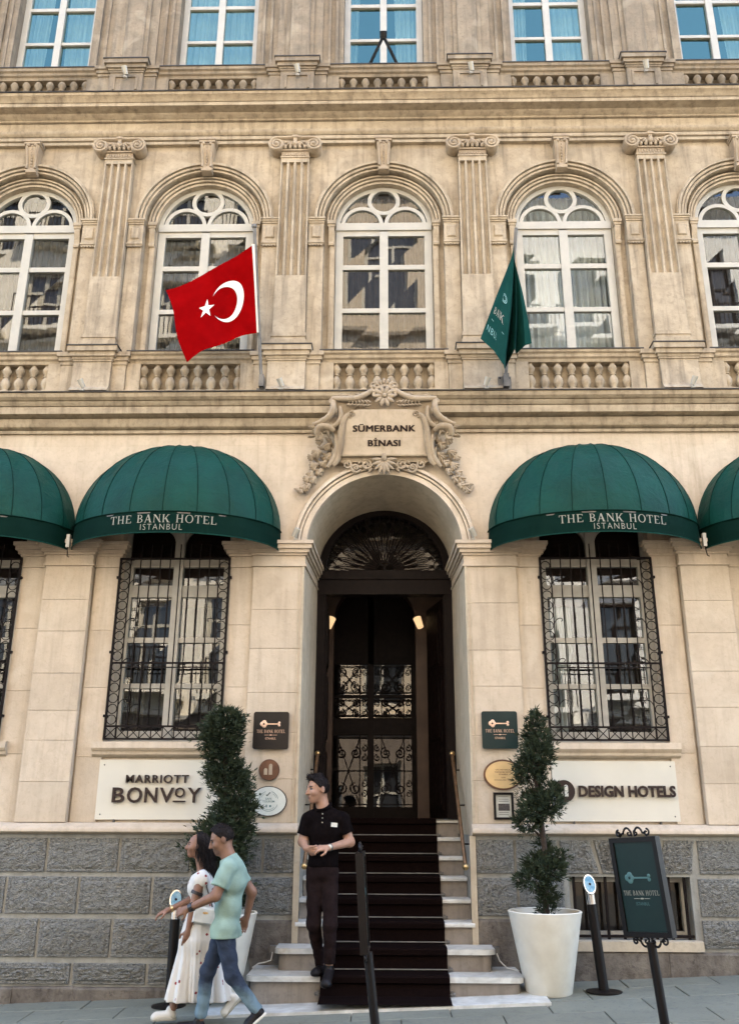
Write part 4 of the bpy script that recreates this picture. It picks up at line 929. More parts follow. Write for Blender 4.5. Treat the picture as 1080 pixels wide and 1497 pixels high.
# ---------------------------------------------------------------- carved cartouche
car = MB()
def cpt(x, y): return ((x - 507) / 471.0, 5.84 - (y - 205) / 438.0)
sh = [(285, 455), (735, 455), (730, 400), (722, 300), (716, 240), (690, 215), (640, 205), (374, 205), (324, 215), (298, 240), (292, 300), (284, 400)]
cart = MB().plate([cpt(*q) for q in [(250, 480), (760, 480), (750, 430), (770, 330), (800, 260), (790, 160), (690, 150), (600, 120), (565, 70), (507, 40), (449, 70), (414, 120), (324, 150), (224, 160), (214, 260), (244, 330), (264, 430)]], -0.10, 0.0).build('cartouche', 'stone_carved', H)
MB().plate([cpt(*q) for q in sh], -0.125, -0.09).build('name_panel', 'stone_ground', cart)
MB().prof_x([(-0.09, 5.262), (-0.16, 5.262), (-0.165, 5.275), (-0.14, 5.285), (-0.09, 5.285)], -0.495, 0.495).build('panel_ledge', 'stone_upper', cart)
for body, z, w_, h_ in (('SÜMERBANK', 5.615, 0.69, 0.092), ('BİNASI', 5.442, 0.352, 0.100)):
    two = sans(body, w_, h_, 0.0, 0.006, 1.08); tv, tf = list(two.v), list(two.f); two = MB().add([(x - 0.0045, y, z_) for x, y, z_ in tv], tf); two.add([(x + 0.0045, y - 0.0006, z_ + 0.001) for x, y, z_ in tv], tf); shift(two, 0, -0.128, z).build('lettering', 'letter_bronze', cart)
def arm(pts, r, y=-0.125, yk=0.0, n=7):
    P = [cpt(*q) for q in pts]; k = len(P) - 1
    fine = []
    for i in range(k):
        p0, p1, p2, p3 = P[max(i - 1, 0)], P[i], P[i + 1], P[min(i + 2, k)]
        for t in (0, 0.25, 0.5, 0.75):
            fine.append(tuple(0.5 * (2 * p1[a] + (p2[a] - p0[a]) * t + (2 * p0[a] - 5 * p1[a] + 4 * p2[a] - p3[a]) * t * t + (3 * p1[a] - p0[a] - 3 * p2[a] + p3[a]) * t ** 3) for a in (0, 1)))
    fine.append(P[-1]); m_ = len(fine)
    return [(x, y - yk * math.sin(math.pi * i / m_), z) for i, (x, z) in enumerate(fine)], [1.35 * r * (0.55 + 0.75 * math.sin(math.pi * (0.12 + 0.8 * i / m_))) for i in range(m_)]
def curl(cx, cy, r, turns, s, a0, rad, y=-0.13, k=18):
    cx_, cz_ = cpt(cx, cy); r = r / 450.0
    return [(cx_ + s * r * (1 - 0.85 * i / k) * math.cos(a0 + 2 * math.pi * turns * i / k), y - 0.015 * i / k, cz_ + r * (1 - 0.85 * i / k) * math.sin(a0 + 2 * math.pi * turns * i / k)) for i in range(k + 1)], [rad * (1 - 0.4 * i / k) for i in range(k + 1)]
def mir(q): return [(1014 - x, y) for x, y in q]
for s, nm in ((1, 'scrollwork'), (-1, 'scrollwork')):
    F = (lambda q: q) if s > 0 else mir; X = (lambda x: x) if s > 0 else (lambda x: 1014 - x)
    sc = MB()
    for pts, r in (([(560, 95), (600, 125), (660, 150), (730, 150), (785, 145)], 0.020), ([(785, 150), (775, 195), (792, 240), (840, 275), (880, 285)], 0.022), ([(690, 230), (715, 255), (730, 320), (735, 400), (748, 470), (770, 500)], 0.022),
                   ([(740, 190), (735, 250), (760, 290), (790, 300)], 0.016), ([(770, 320), (800, 300), (850, 305), (860, 345)], 0.024), ([(760, 340), (752, 400), (765, 460), (800, 510)], 0.018), ([(740, 500), (820, 545), (900, 640), (950, 740)], 0.012)):
        if r == 0.012: continue
        p, rr = arm(F(pts), r, -0.12, 0.02); sc.tube(p, rr, 8)
    for cx_, cy_, r, a0 in ((785, 162, 20, 1.5), (675, 232, 20, -1.2), (865, 288, 22, 2.0), (850, 350, 26, 1.0), (560, 78, 24, 3.0)):
        p, rr = curl(X(cx_), cy_, r, 1.35, s, a0, 0.013); sc.tube(p, rr, 7)
    for i in range(7):                          # acanthus fronds along the top arm
        x, y = 585 + i * 18, 158 - i * 1.0; a, b_ = cpt(X(x), y + 8); sc.ell((a, -0.13, b_), (0.034, 0.022, 0.013), 8, 6, Matrix.Rotation(s * R(-35 - 8 * i), 3, 'Y'))
        a, b_ = cpt(X(x + 4), y + 26); sc.ell((a, -0.122, b_), (0.028, 0.018, 0.011), 8, 6, Matrix.Rotation(s * R(20), 3, 'Y'))
    for i, (x, y, a) in enumerate(((800, 250, 60), (830, 262, 40), (775, 290, 80), (885, 300, -20), (868, 322, -50), (800, 330, 100), (760, 375, 90), (770, 425, 70), (810, 290, 30), (845, 320, 15), (885, 345, 10), (740, 270, 60), (715, 300, 85), (722, 355, 95), (728, 410, 95), (770, 180, 70), (760, 215, 80), (640, 128, -20), (690, 134, -10), (735, 132, 5))):
        a_, b_ = cpt(X(x), y); sc.ell((a_, -0.115, b_), (0.052, 0.03, 0.016), 8, 6, Matrix.Rotation(s * R(a), 3, 'Y')); sc.ell((a_ + s * 0.012, -0.125, b_ + 0.012), (0.034, 0.02, 0.010), 8, 6, Matrix.Rotation(s * R(a + 30), 3, 'Y'))
    sc.build(nm, 'stone_carved', cart, smooth=50)
    fl = MB()                                   # swag of tulips and leaves falling beside the arch
    rs = random.Random(5 + s)
    for x, y, r in ((800, 385, 30), (840, 360, 26), (790, 440, 33), (850, 425, 34), (880, 445, 26), (815, 478, 30), (862, 490, 32), (835, 520, 28), (885, 530, 26), (900, 560, 26), (870, 560, 30), (915, 600, 28), (935, 620, 20), (895, 595, 24)):
        cx_, cz_ = cpt(X(x), y); r /= 450.0; d = R(rs.uniform(20, 70)) * s
        for q in range(5):
            a = d + R(-50 + 25 * q); fl.ell((cx_ + 0.42 * r * math.sin(a), -0.065 - rs.uniform(0.0, 0.025), cz_ - 0.42 * r * math.cos(a)), (r * 0.30, r * 0.42, r * 0.72), 7, 6, Matrix.Rotation(-a, 3, 'Y'))
        fl.ell((cx_, -0.07, cz_), (r * 0.5, r * 0.6, r * 0.5), 8, 6)
    for i in range(16):
        t = i / 15; x, y = 770 + 170 * t + rs.uniform(-30, 30), 340 + 290 * t + rs.uniform(-25, 25); cx_, cz_ = cpt(X(x), y)
        fl.ell((cx_, -0.03, cz_), (0.018, 0.014, 0.062), 7, 6, Matrix.Rotation(R(rs.uniform(-80, 80)), 3, 'Y'))
    fl.build('flower_swag', 'stone_carved', cart, smooth=50)
    bt = MB()                                   # leafy scroll under the panel
    for cx_, cy_, r, a0 in ((600, 495, 30, 1.0), (655, 510, 26, 3.5), (700, 495, 26, 0.4)):
        p, rr = curl(X(cx_), cy_, r, 1.5, s, a0, 0.016, -0.10); bt.tube(p, rr, 7)
    for i in range(9):
        x = 560 + 18 * i; y = 500 + 22 * math.sin(i * 1.3); a, b_ = cpt(X(x), y); bt.ell((a, -0.095, b_), (0.036, 0.026, 0.015), 8, 6, Matrix.Rotation(s * R(50 * math.sin(i * 1.9)), 3, 'Y'))
    bt.build('leaf_scroll', 'stone_carved', cart, smooth=50)
ro = MB(); cx_, cz_ = cpt(510, 140)
for q in range(10):
    a = 2 * math.pi * q / 10; ro.ell((cx_ + 0.075 * math.cos(a), -0.155, cz_ + 0.075 * math.sin(a)), (0.056, 0.024, 0.026), 8, 6, Matrix.Rotation(-a, 3, 'Y'))
ro.ell((cx_, -0.175, cz_), (0.026, 0.02, 0.026))
for q in range(9):
    a = math.pi * (0.08 + 0.84 * q / 8); px_, pz_ = cpt(507, 130); ro.ell((px_ + 0.125 * math.cos(a), -0.135, pz_ + 0.165 * math.sin(a)), (0.045, 0.026, 0.02), 8, 6, Matrix.Rotation(-a, 3, 'Y'))
ro.arch([(0.11, -0.10), (0.14, -0.10), (0.14, -0.155), (0.11, -0.155)], cx_, cz_ + 0.005, 0, math.pi, 24)
ro.build('rosette', 'stone_carved', cart, smooth=50)
ac = MB(); cx_, cz_ = cpt(507, 455)
for q in range(9):
    a = R(-90 + (q - 4) * 24); ac.ell((cx_ + 0.06 * math.cos(a), -0.135, cz_ - 0.05 + 0.085 * math.sin(a)), (0.085, 0.026, 0.022), 8, 6, Matrix.Rotation(-a, 3, 'Y'))
ac.ell((cx_, -0.16, cz_ - 0.02), (0.03, 0.025, 0.05)); ac.build('acanthus', 'stone_carved', cart, smooth=50)

def bring_forward(o):       # the crest swells out over the projecting cornice
    for v in o.data.vertices:
        t = min(1.0, max(0.0, (v.co.z - 5.27) / 0.58))
        if v.co.y < -0.02: v.co.y -= 0.215 * t
        v.co.z -= 0.10 * t; v.co.x *= 1 - 0.022 * t
for o in [cart] + list(cart.children):
    bring_forward(o)

# ---------------------------------------------------------------- awnings
AW, AP, AH, AZ, AB = 1.115, 0.74, 0.98, 4.42, 0.225
def ell_pt(ph, k=1.0): return (AW * k * math.cos(ph), -AP * k * math.sin(ph))
_arc = [0.0]; _N = 400
for i in range(_N):
    a, b_ = ell_pt(math.pi * i / _N), ell_pt(math.pi * (i + 1) / _N); _arc.append(_arc[-1] + math.hypot(a[0] - b_[0], a[1] - b_[1]))
def arc_phi(s):       # arc length measured from the front centre, positive to the right
    t = _arc[-1] / 2 - s
    for i in range(_N):
        if _arc[i + 1] >= t: return math.pi * (i + (t - _arc[i]) / (_arc[i + 1] - _arc[i])) / _N
    return math.pi
def awning(cx, label, lettered=True, s_off=0.0):
    t = thing('awning', label, 'awning', (cx, -0.02, AZ - AB), 'green dome awnings')
    G = 10; NP, NT = G * 6, 16; d = MB(); vs = []
    for j in range(NT + 1):
        th = math.pi / 2 * j / NT
        for i in range(NP + 1):
            ph = math.pi * i / NP; sag = 1 - 0.028 * abs(math.sin(G * ph)) * math.sin(min(1, 2 * j / NT) * math.pi * 0.5)
            x, y = ell_pt(ph, math.cos(th) ** 0.92 * sag if j < NT else 0.0); vs.append((cx + x, -0.02 + y, AZ + AH * math.sin(th) * (1 - 0.004 * abs(math.sin(G * ph)))))
    d.add(vs, [(j * (NP + 1) + i, j * (NP + 1) + i + 1, (j + 1) * (NP + 1) + i + 1, (j + 1) * (NP + 1) + i) for j in range(NT) for i in range(NP)])
    d.build('canopy', 'awning_green', t, smooth=24)
    sm = MB()
    for q in range(1, G):
        ph = math.pi * q / G; sm.tube([(cx + ell_pt(ph, math.cos(a) ** 0.92 * 1.003)[0], -0.02 + ell_pt(ph, math.cos(a) ** 0.92 * 1.003)[1], AZ + AH * math.sin(a) * 1.002) for a in [math.pi / 2 * k / 14 for k in range(14)]], 0.0035, 4)
    sm.tube([(cx + ell_pt(math.pi * k / 48, 1.006)[0], -0.02 + ell_pt(math.pi * k / 48, 1.006)[1], AZ) for k in range(49)], 0.007, 5); sm.build('seams', 'awning_band', t)
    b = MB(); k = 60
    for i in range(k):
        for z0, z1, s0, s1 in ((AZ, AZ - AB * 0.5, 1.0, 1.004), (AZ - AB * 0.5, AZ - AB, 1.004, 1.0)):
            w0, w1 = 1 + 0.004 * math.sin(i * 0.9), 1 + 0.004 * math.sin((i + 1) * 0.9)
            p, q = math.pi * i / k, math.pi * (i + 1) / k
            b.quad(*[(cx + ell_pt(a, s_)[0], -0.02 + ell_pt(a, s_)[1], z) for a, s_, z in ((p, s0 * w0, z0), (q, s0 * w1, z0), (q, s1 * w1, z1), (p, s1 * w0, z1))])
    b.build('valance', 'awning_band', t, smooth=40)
    MB().tube([(cx + ell_pt(math.pi * q / 60, 1.004)[0], -0.02 + ell_pt(math.pi * q / 60, 1.004)[1], AZ - AB) for q in range(61)], 0.006, 5).build('hem', 'awning_green', t)
    fr = MB()
    for q in range(0, G + 1, 2):
        ph = math.pi * q / G; x, y = ell_pt(ph, 0.985); fr.tube([(cx, -0.03, AZ + 0.02), (cx + x, -0.02 + y, AZ - 0.01)], 0.010, 6)
    fr.tube([(cx + ell_pt(math.pi * q / 40, 0.985)[0], -0.02 + ell_pt(math.pi * q / 40, 0.985)[1], AZ - 0.015) for q in range(41)], 0.012, 6); fr.build('frame', 'galvanised', t)
    if lettered:
        for mbx, zc, nm, mt in ((serif('THE BANK HOTEL', 1.09, 0.086), AZ - 0.080, 'lettering', 'pale_print'), (sans('ISTANBUL', 0.42, 0.062, -0.012, 0, 1.25), AZ - 0.168, 'lettering', 'pale_print')):
            o2 = MB()
            mp = {}
            for fc in mbx.f:
                pts = []
                for vi in fc:
                    x, y, z = mbx.v[vi]; key = round(x, 4)
                    if key not in mp: mp[key] = arc_phi(x + s_off)
                    e = ell_pt(mp[key], 1.0095); pts.append((cx + e[0], -0.02 + e[1] + (y if nm else 0), zc + z))
                o2.quad(*pts)
            o2.build(nm, mt, t, recalc=False)
    return t
awning(-4.49, 'green dome awning cut off by the left edge', True)
awning(-2.24, 'dark green lettered dome awning over the barred window left of the doorway', True)
awning(2.24, 'dark green lettered dome awning over the barred window right of the doorway', True, 0.06)
awning(4.49, 'green dome awning cut off by the right edge', True)

# ---------------------------------------------------------------- wall signs and plaques
def screw(mb, x, z, y): mb.ell((x, y, z), (0.008, 0.005, 0.008), 8, 5)
def panel_sign(name, label, cx, y):
    t = thing(name, label, 'sign', (cx, 0, 1.46))
    p = MB().cbox(cx - 0.61, cx + 0.61, y, y + 0.022, 1.465, 2.035, 0.003).build('panel', 'sign_white', t)
    s = MB()
    for a in (-0.56, 0.56):
        for z in (1.515, 1.985): screw(s, cx + a, z, y)
    s.build('screws', 'galvanised', t)
    b = MB()
    for a in (-0.42, 0.42): b.box(cx + a - 0.006, cx + a + 0.006, y - 0.004, y + 0.03, 1.44, 1.468)
    b.build('clips', 'galvanised', t); return t
t = panel_sign('panel_sign', 'white panel sign with two lines of dark raised letters, left of the steps', -2.24, -0.032)
def raised(mb, x, z, parent, y, m_='letter_bronze'): return shift(mb, x, y, z).build('lettering', m_, parent)
raised(sans('MARRIOTT', 0.625, 0.078, 0.014, 0.010, 1.12), -2.253, 1.850, t, -0.052)
for ch, x, w_, h_, z in (('B', -2.628, 0.122, 0.142, 1.697), ('O', -2.467, 0.150, 0.148, 1.697), ('N', -2.305, 0.124, 0.142, 1.697), ('V', -2.148, 0.142, 0.142, 1.697), ('O', -2.020, 0.098, 0.096, 1.722), ('Y', -1.877, 0.135, 0.142, 1.697)):
    raised(sans(ch, w_, h_, 0.012, 0.010), x, z, t, -0.052)
MB().box(-2.083, -1.962, -0.062, -0.042, 1.632, 1.646).build('underline', 'letter_bronze', t)
t = panel_sign('panel_sign', 'white panel sign with round emblem and one line of dark letters, right of steps', 2.262, -0.032)
raised(sans('DESIGN HOTELS', 0.945, 0.108, 0.03, 0.010), 2.372, 1.747, t, -0.052)
dsc = MB().lathe([(0, 0), (0.105, 0), (0.105, 0.02), (0, 0.02)], 0, 0, 0, 28); dsc.v = [(1.757 + a, -0.062 + z, 1.747 + b_) for a, b_, z in dsc.v]; dsc.build('emblem', 'letter_bronze', t)
def pill(x, z0, z1, w_, y, n=8):
    pts = [(x + w_ / 2 * math.cos(math.pi * i / n), z1 - w_ / 2 + w_ / 2 * math.sin(math.pi * i / n)) for i in range(n + 1)] + [(x - w_ / 2, z0), (x + w_ / 2, z0)]
    return MB().plate(pts, y - 0.004, y)
def pills(cx, cz, k, y, par, m_):
    pill(cx - 0.028 * k, cz - 0.045 * k, cz + 0.015 * k, 0.032 * k, y).build('emblem_bar', m_, par); pill(cx + 0.018 * k, cz - 0.045 * k, cz + 0.055 * k, 0.032 * k, y).build('emblem_bar', m_, par)
pills(1.757, 1.747, 1.1, -0.0625, t, 'sign_white')
def rrect(cx, cz, hw, hh, r, n=5):
    out = []
    for q, (sx, sz) in enumerate(((1, 1), (-1, 1), (-1, -1), (1, -1))):
        out += [(cx + sx * (hw - r) + r * math.cos(math.pi / 2 * (q + i / n)), cz + sz * (hh - r) + r * math.sin(math.pi / 2 * (q + i / n))) for i in range(n + 1)]
    return out
def key_mark(cx, cz, k, y, par, m_, hole):
    b = MB()
    for a, z, r in ((-0.075, 0.018, 0.024), (-0.075, -0.018, 0.024), (-0.095, 0.0, 0.026), (-0.058, 0.0, 0.020), (0.088, 0.013, 0.014), (0.088, -0.013, 0.014)): b.ell((cx + a * k, y, cz + z * k), (r * k, 0.0035, r * k), 12, 6)
    b.box(cx - 0.05 * k, cx + 0.085 * k, y - 0.0032, y + 0.001, cz - 0.006 * k, cz + 0.006 * k); b.build('key_emblem', m_, par, smooth=50)
    MB().ell((cx - 0.079 * k, y - 0.003, cz), (0.011 * k, 0.003, 0.011 * k), 10, 6).build('emblem_hole', hole, par)
def hotel_mark(cx, cz, k, y, par, m_, m2=None):
    shift(serif('THE BANK HOTEL', 0.27 * k, 0.030 * k), cx, y, cz).build('lettering', m_, par, recalc=False)
    MB().box(cx - 0.06 * k, cx - 0.018 * k, y - 0.001, y, cz - 0.036 * k, cz - 0.033 * k).box(cx + 0.018 * k, cx + 0.06 * k, y - 0.001, y, cz - 0.036 * k, cz - 0.033 * k).ell((cx, y, cz - 0.0345 * k), (0.014 * k, 0.001, 0.005 * k), 8, 5).build('divider', m_, par)
    shift(sans('ISTANBUL', 0.10 * k, 0.020 * k, 0.0, 0, 1.1), cx, y - 0.0005, cz - 0.066 * k).build('lettering', m2 or m_, par, recalc=False)
for cx, cz, m_, lab in ((-1.137, 2.318, 'plaque_black', 'square black plaque with copper key emblem, on the pier left of the steps'), (1.148, 2.328, 'plaque_green', 'square dark green plaque with copper key emblem, on the pier right of the steps')):
    t = thing('plaque', lab, 'plaque', (cx, -0.06, cz - 0.18), 'key emblem plaques')
    MB().plate(rrect(cx, cz, 0.178, 0.182, 0.022), -0.105, -0.085).build('plate', m_, t)
    MB().box(cx - 0.1, cx + 0.1, -0.085, -0.058, cz - 0.1, cz + 0.1).build('mount', 'iron', t)
    key_mark(cx, cz + 0.062, 0.92, -0.1065, t, 'copper_print', m_); hotel_mark(cx, cz - 0.01, 1.05, -0.107, t, 'copper_print')
t = thing('round_plaque', 'small round brown plaque with two raised bars, left of the steps', 'plaque', (-1.142, -0.06, 1.84))
c = MB().lathe([(0, 0), (0.098, 0), (0.102, 0.006), (0.102, 0.035), (0, 0.035)], 0, 0, 0, 28); c.v = [(-1.142 + a, -0.098 + z, 1.938 + b_) for a, b_, z in c.v]; c.build('disc', 'bronze', t)
pills(-1.145, 1.938, 1.05, -0.0985, t, 'stone_carved')
def oval(cx, cz, rx, rz, y0, y1, n=36): return MB().plate([(cx + rx * math.cos(2 * math.pi * i / n), cz + rz * math.sin(2 * math.pi * i / n)) for i in range(n)], y0, y1)
t = thing('oval_plaque', 'white oval plaque with dark rim and tick mark, beside the left topiary', 'plaque', (-1.135, -0.06, 1.50))
oval(-1.135, 1.643, 0.178, 0.142, -0.092, -0.06).build('rim', 'letter_bronze', t); oval(-1.135, 1.643, 0.170, 0.134, -0.097, -0.09).build('plate', 'pearl', t)
b = MB()
for a0, a1 in ((0.25, 1.25), (1.9, 2.9), (3.45, 5.95)): b.arch([(0.092, -0.0985), (0.096, -0.0985), (0.096, -0.097), (0.092, -0.097)], -1.135, 1.643, a0, a1, 16)
for a0, a1 in ((0.4, 1.0), (2.1, 2.7), (3.9, 5.5)): b.arch([(0.078, -0.0985), (0.081, -0.0985), (0.081, -0.097), (0.078, -0.097)], -1.135, 1.643, a0, a1, 12)
b.build('printed_ring', 'dim_teal_print', t)
MB().plate([(-1.162, 1.700), (-1.150, 1.688), (-1.118, 1.722), (-1.124, 1.728), (-1.150, 1.700), (-1.157, 1.707)], -0.0985, -0.097).build('tick', 'plaque_green', t)
for body, z, w_ in (('SAFE', 1.665, 0.062), ('TOURISM', 1.640, 0.118)): shift(sans(body, w_, 0.019, 0.01), -1.135, -0.0984, z).build('lettering', 'dim_teal_print', t, recalc=False)
MB().box(-1.160, -1.148, -0.0984, -0.097, 1.585, 1.610).box(-1.125, -1.108, -0.0984, -0.097, 1.588, 1.606).build('printed_icon', 'dim_teal_print', t)
t = thing('oval_plaque', 'gold oval plaque with brown rim and small lettering, beside the right topiary', 'plaque', (1.16, -0.06, 1.755))
oval(1.162, 1.898, 0.190, 0.145, -0.092, -0.06).build('rim', 'bronze', t); oval(1.162, 1.898, 0.172, 0.128, -0.097, -0.09).build('plate', 'gold_plate', t)
for body, z, w_ in (('UTC HISTORICAL', 1.945, 0.15), ('THE BANK HOTEL', 1.923, 0.17), ('ISTANBUL', 1.901, 0.09), ('ÖZEL', 1.872, 0.045), ('KONAKLAMA TESİSİ', 1.850, 0.18)): shift(sans(body, w_, 0.013, 0.012), 1.165, -0.0985, z).build('lettering', 'bronze', t, recalc=False)
t = thing('framed_certificate', 'small framed certificate on the pier, under the gold oval plaque', 'certificate', (1.157, -0.06, 1.48))
MB().box(1.060, 1.082, -0.09, -0.06, 1.48, 1.732).box(1.232, 1.254, -0.09, -0.06, 1.48, 1.732).box(1.082, 1.232, -0.09, -0.06, 1.48, 1.502).box(1.082, 1.232, -0.09, -0.06, 1.71, 1.732).build('frame', 'black_metal', t)
MB().box(1.082, 1.232, -0.076, -0.06, 1.502, 1.71).build('sheet', 'paper', t); MB().box(1.105, 1.215, -0.0775, -0.076, 1.562, 1.628).build('printed_photo', 'photo_print', t)
b = MB()
for z in (1.69, 1.668, 1.648, 1.545, 1.527): b.box(1.11, 1.205, -0.0775, -0.076, z, z + 0.004)
b.build('printed_lines', 'dark_print', t)

# ---------------------------------------------------------------- flags on poles
def cloth(F, nu, nv, name, mat_, par):
    m_ = MB(); m_.add([F(i / nu, j / nv) for j in range(nv + 1) for i in range(nu + 1)], [(j * (nu + 1) + i, j * (nu + 1) + i + 1, (j + 1) * (nu + 1) + i + 1, (j + 1) * (nu + 1) + i) for j in range(nv) for i in range(nu)])
    return m_.build(name, mat_, par, smooth=80)
t = thing('flag', 'red flag with white crescent and star on an angled pole', 'flag', (-1.374, -0.22, 6.05))
pb, pt = Vector((-1.372, -0.24, 6.05)), Vector((-1.462, -0.76, 7.83))
MB().tube([pb, pt], 0.018, 10).build('pole', 'galvanised', t, smooth=60); MB().box(-1.43, -1.315, -0.235, -0.16, 6.035, 6.06).box(-1.40, -1.345, -0.30, -0.2, 6.055, 6.20).build('pole_bracket', 'galvanised', t)
MB().ell(pt, (0.03, 0.03, 0.03), 10, 8).build('finial', 'galvanised', t)
Hd = (pt - pb).normalized(); H1, H2 = pb + Hd * 1.63 + Vector((-0.014, -0.01, 0)), pb + Hd * 0.62 + Vector((-0.014, -0.01, 0)); F1, F2 = Vector((-2.375, -0.80, 6.945)), Vector((-2.125, -0.72, 6.115))
def redflag(u, v):
    p = (H1 * (1 - u) + F1 * u) * (1 - v) + (H2 * (1 - u) + F2 * u) * v
    wv = 0.055 * u * math.sin(4.0 * u + 2.2 * v) + 0.028 * min(1, 3 * u) * math.sin(9 * u - 3.2 * v + 0.6)
    sagz = -0.03 * math.sin(math.pi * u) * (1 - v) - 0.075 * math.sin(math.pi * u) * v * 0 + 0.05 * v * math.sin(math.pi * min(1, u * 1.15)) 
    return (p.x + 0.02 * math.sin(7 * v) * u, p.y - 0.02 + wv, p.z + sagz + 0.012 * math.sin(11 * u + 5 * v) * u)
fl = cloth(redflag, 40, 28, 'cloth', 'flag_red', t)
MB().add([(p[0] + dx_, p[1] - 0.005, p[2]) for j in range(13) for p in (redflag(0.0, j / 12),) for dx_ in (-0.022, 0.012)], [(2 * j, 2 * j + 1, 2 * j + 3, 2 * j + 2) for j in range(12)]).build('hoist_band', 'flag_white', t)
def on_flag(poly_uv, name, mat_, par):
    b = MB()
    for poly in poly_uv:
        for e in (-0.006, 0.006): b.quad(*[(lambda q: (q[0], q[1] + e, q[2]))(redflag(a, c_)) for a, c_ in poly])
    return b.build(name, mat_, par, recalc=False)
AS = 1.30; uv = lambda x, y: (x / AS, 0.5 - y)       # emblem laid out in units of the flag's height
cr = []; n = 44; c0, r0, c1, r1 = 0.46, 0.26, 0.522, 0.208
xi = (r0 ** 2 - r1 ** 2 + c1 ** 2 - c0 ** 2) / (2 * (c1 - c0)); a_o = math.acos((xi - c0) / r0); a_i = math.acos(max(-1, min(1, (xi - c1) / r1)))
for i in range(n):
    def both(k_): 
        ao = a_o + (2 * math.pi - 2 * a_o) * k_ / n; ai = a_i + (2 * math.pi - 2 * a_i) * k_ / n
        return uv(c0 + r0 * math.cos(ao), r0 * math.sin(ao)), uv(c1 + r1 * math.cos(ai), r1 * math.sin(ai))
    (a, b_), (c_, d_) = both(i), both(i + 1); cr.append([a, c_, d_, b_])
on_flag(cr, 'crescent', 'flag_white', t)
sx_, R5, r5 = 0.80, 0.125, 0.048
st = [uv(sx_ - (R5 if k % 2 == 0 else r5) * math.cos(math.pi * k / 5 + 0.1), (R5 if k % 2 == 0 else r5) * math.sin(math.pi * k / 5 + 0.1)) for k in range(10)]
on_flag([[uv(sx_, 0), st[k], st[(k + 1) % 10]] for k in range(10)], 'star', 'flag_white', t)
t = thing('flag', 'green hotel flag hanging in folds from an angled pole', 'flag', (1.363, -0.22, 6.02))
pb, pt = Vector((1.352, -0.24, 6.06)), Vector((1.475, -0.84, 7.72))
MB().tube([pb, pt], 0.018, 10).build('pole', 'galvanised', t, smooth=60)
MB().box(1.28, 1.425, -0.232, -0.20, 6.00, 6.19).build('base_plate', 'galvanised', t)
MB().box(1.335, 1.395, -0.30, -0.21, 6.04, 6.20).build('pole_bracket', 'galvanised', t)
bolt = MB()
for a in (1.30, 1.405):
    for z in (6.02, 6.17): bolt.ell((a, -0.235, z), (0.009, 0.006, 0.009), 8, 5)
bolt.build('bolts', 'iron', t)
BC = [(0.0, 1.035, -0.78, 6.36), (0.30, 1.16, -0.86, 6.17), (0.45, 1.265, -0.80, 6.03), (0.52, 1.30, -0.62, 6.07), (0.60, 1.33, -0.50, 6.16), (0.70, 1.40, -0.74, 6.25), (0.78, 1.44, -0.58, 6.28), (0.88, 1.52, -0.72, 6.31), (1.0, 1.595, -0.70, 6.345)]
def bcurve(u):
    for (a, *p), (b_, *q) in zip(BC, BC[1:]):
        if u <= b_: k = (u - a) / (b_ - a); k = k * k * (3 - 2 * k); return Vector([x + (y - x) * k for x, y in zip(p, q)])
    return Vector(BC[-1][1:])
Pd = (pt - pb).normalized()
def greenflag(u, v):
    top = pb + Pd * (1.56 - 0.30 * abs(u - 0.45)) + Vector((-0.012 + 0.03 * (u - 0.5), -0.02, 0)); bot = bcurve(u); w = v ** 1.08
    p = top * (1 - w) + bot * w; p.x += 0.035 * math.sin(math.pi * v) * (-1 if u < 0.45 else 1) * (0.4 if u < 0.45 else 0.6); p.z -= 0.02 * math.sin(math.pi * v)
    return tuple(p)
cloth(greenflag, 60, 30, 'cloth', 'flag_green', t)
def letter_on_green(mbx, u0, v0, sc_, name, mat_):
    b = MB()
    for fc in mbx.f:
        pts = []
        for vi in fc:
            x, y, z = mbx.v[vi]; q = greenflag(u0 + x * sc_, v0 - z * 0.82 + x * 0.10); pts.append((q[0], q[1] - 0.012, q[2]))
        b.quad(*pts)
    b.build(name, mat_, t, recalc=False)
letter_on_green(serif('BANK', 0.30, 0.085), 0.25, 0.665, 0.9, 'lettering', 'pale_print')
letter_on_green(sans('NBUL', 0.26, 0.075, -0.01, 0, 1.2), 0.20, 0.865, 0.9, 'lettering', 'teal_print')
ln = MB().quad((-0.16, 0, -0.003), (0.16, 0, -0.003), (0.16, 0, 0.003), (-0.16, 0, 0.003)); letter_on_green(ln, 0.26, 0.765, 0.9, 'divider', 'teal_print')
kb = MB()
for r in (0.030, 0.045): kb.arch([(r - 0.004, 0), (r + 0.004, 0)], 0, 0, 0, 2 * math.pi, 16, True)
letter_on_green(kb, 0.34, 0.50, 1.4, 'key_emblem', 'teal_print')

# ---------------------------------------------------------------- small fittings on the front
def spot(x, y, z, label, ax=0.0, grp='small white floodlights', tilt_=35, k=1.0):
    t = thing('floodlight', label, 'floodlight', (x, y, z), grp)
    MB().box(x - 0.022 * k, x + 0.022 * k, y - 0.015, y + 0.025, z - 0.008, z + 0.012).tube([(x, y, z), (x, y - 0.015, z + 0.04 * k)], 0.008 * k, 6).build('bracket', 'grey_paint', t)
    h = MB().lathe([(0.0, -0.05 * k), (0.028 * k, -0.05 * k), (0.034 * k, 0.02 * k), (0.036 * k, 0.055 * k), (0.030 * k, 0.05 * k), (0, 0.045 * k)], 0, 0, 0, 14)
    h.xform(Matrix.Translation((x, y - 0.03, z + 0.075 * k)) @ Matrix.Rotation(R(ax), 4, 'Y') @ Matrix.Rotation(R(tilt_), 4, 'X')); h.build('head', 'white_paint', t, smooth=40)
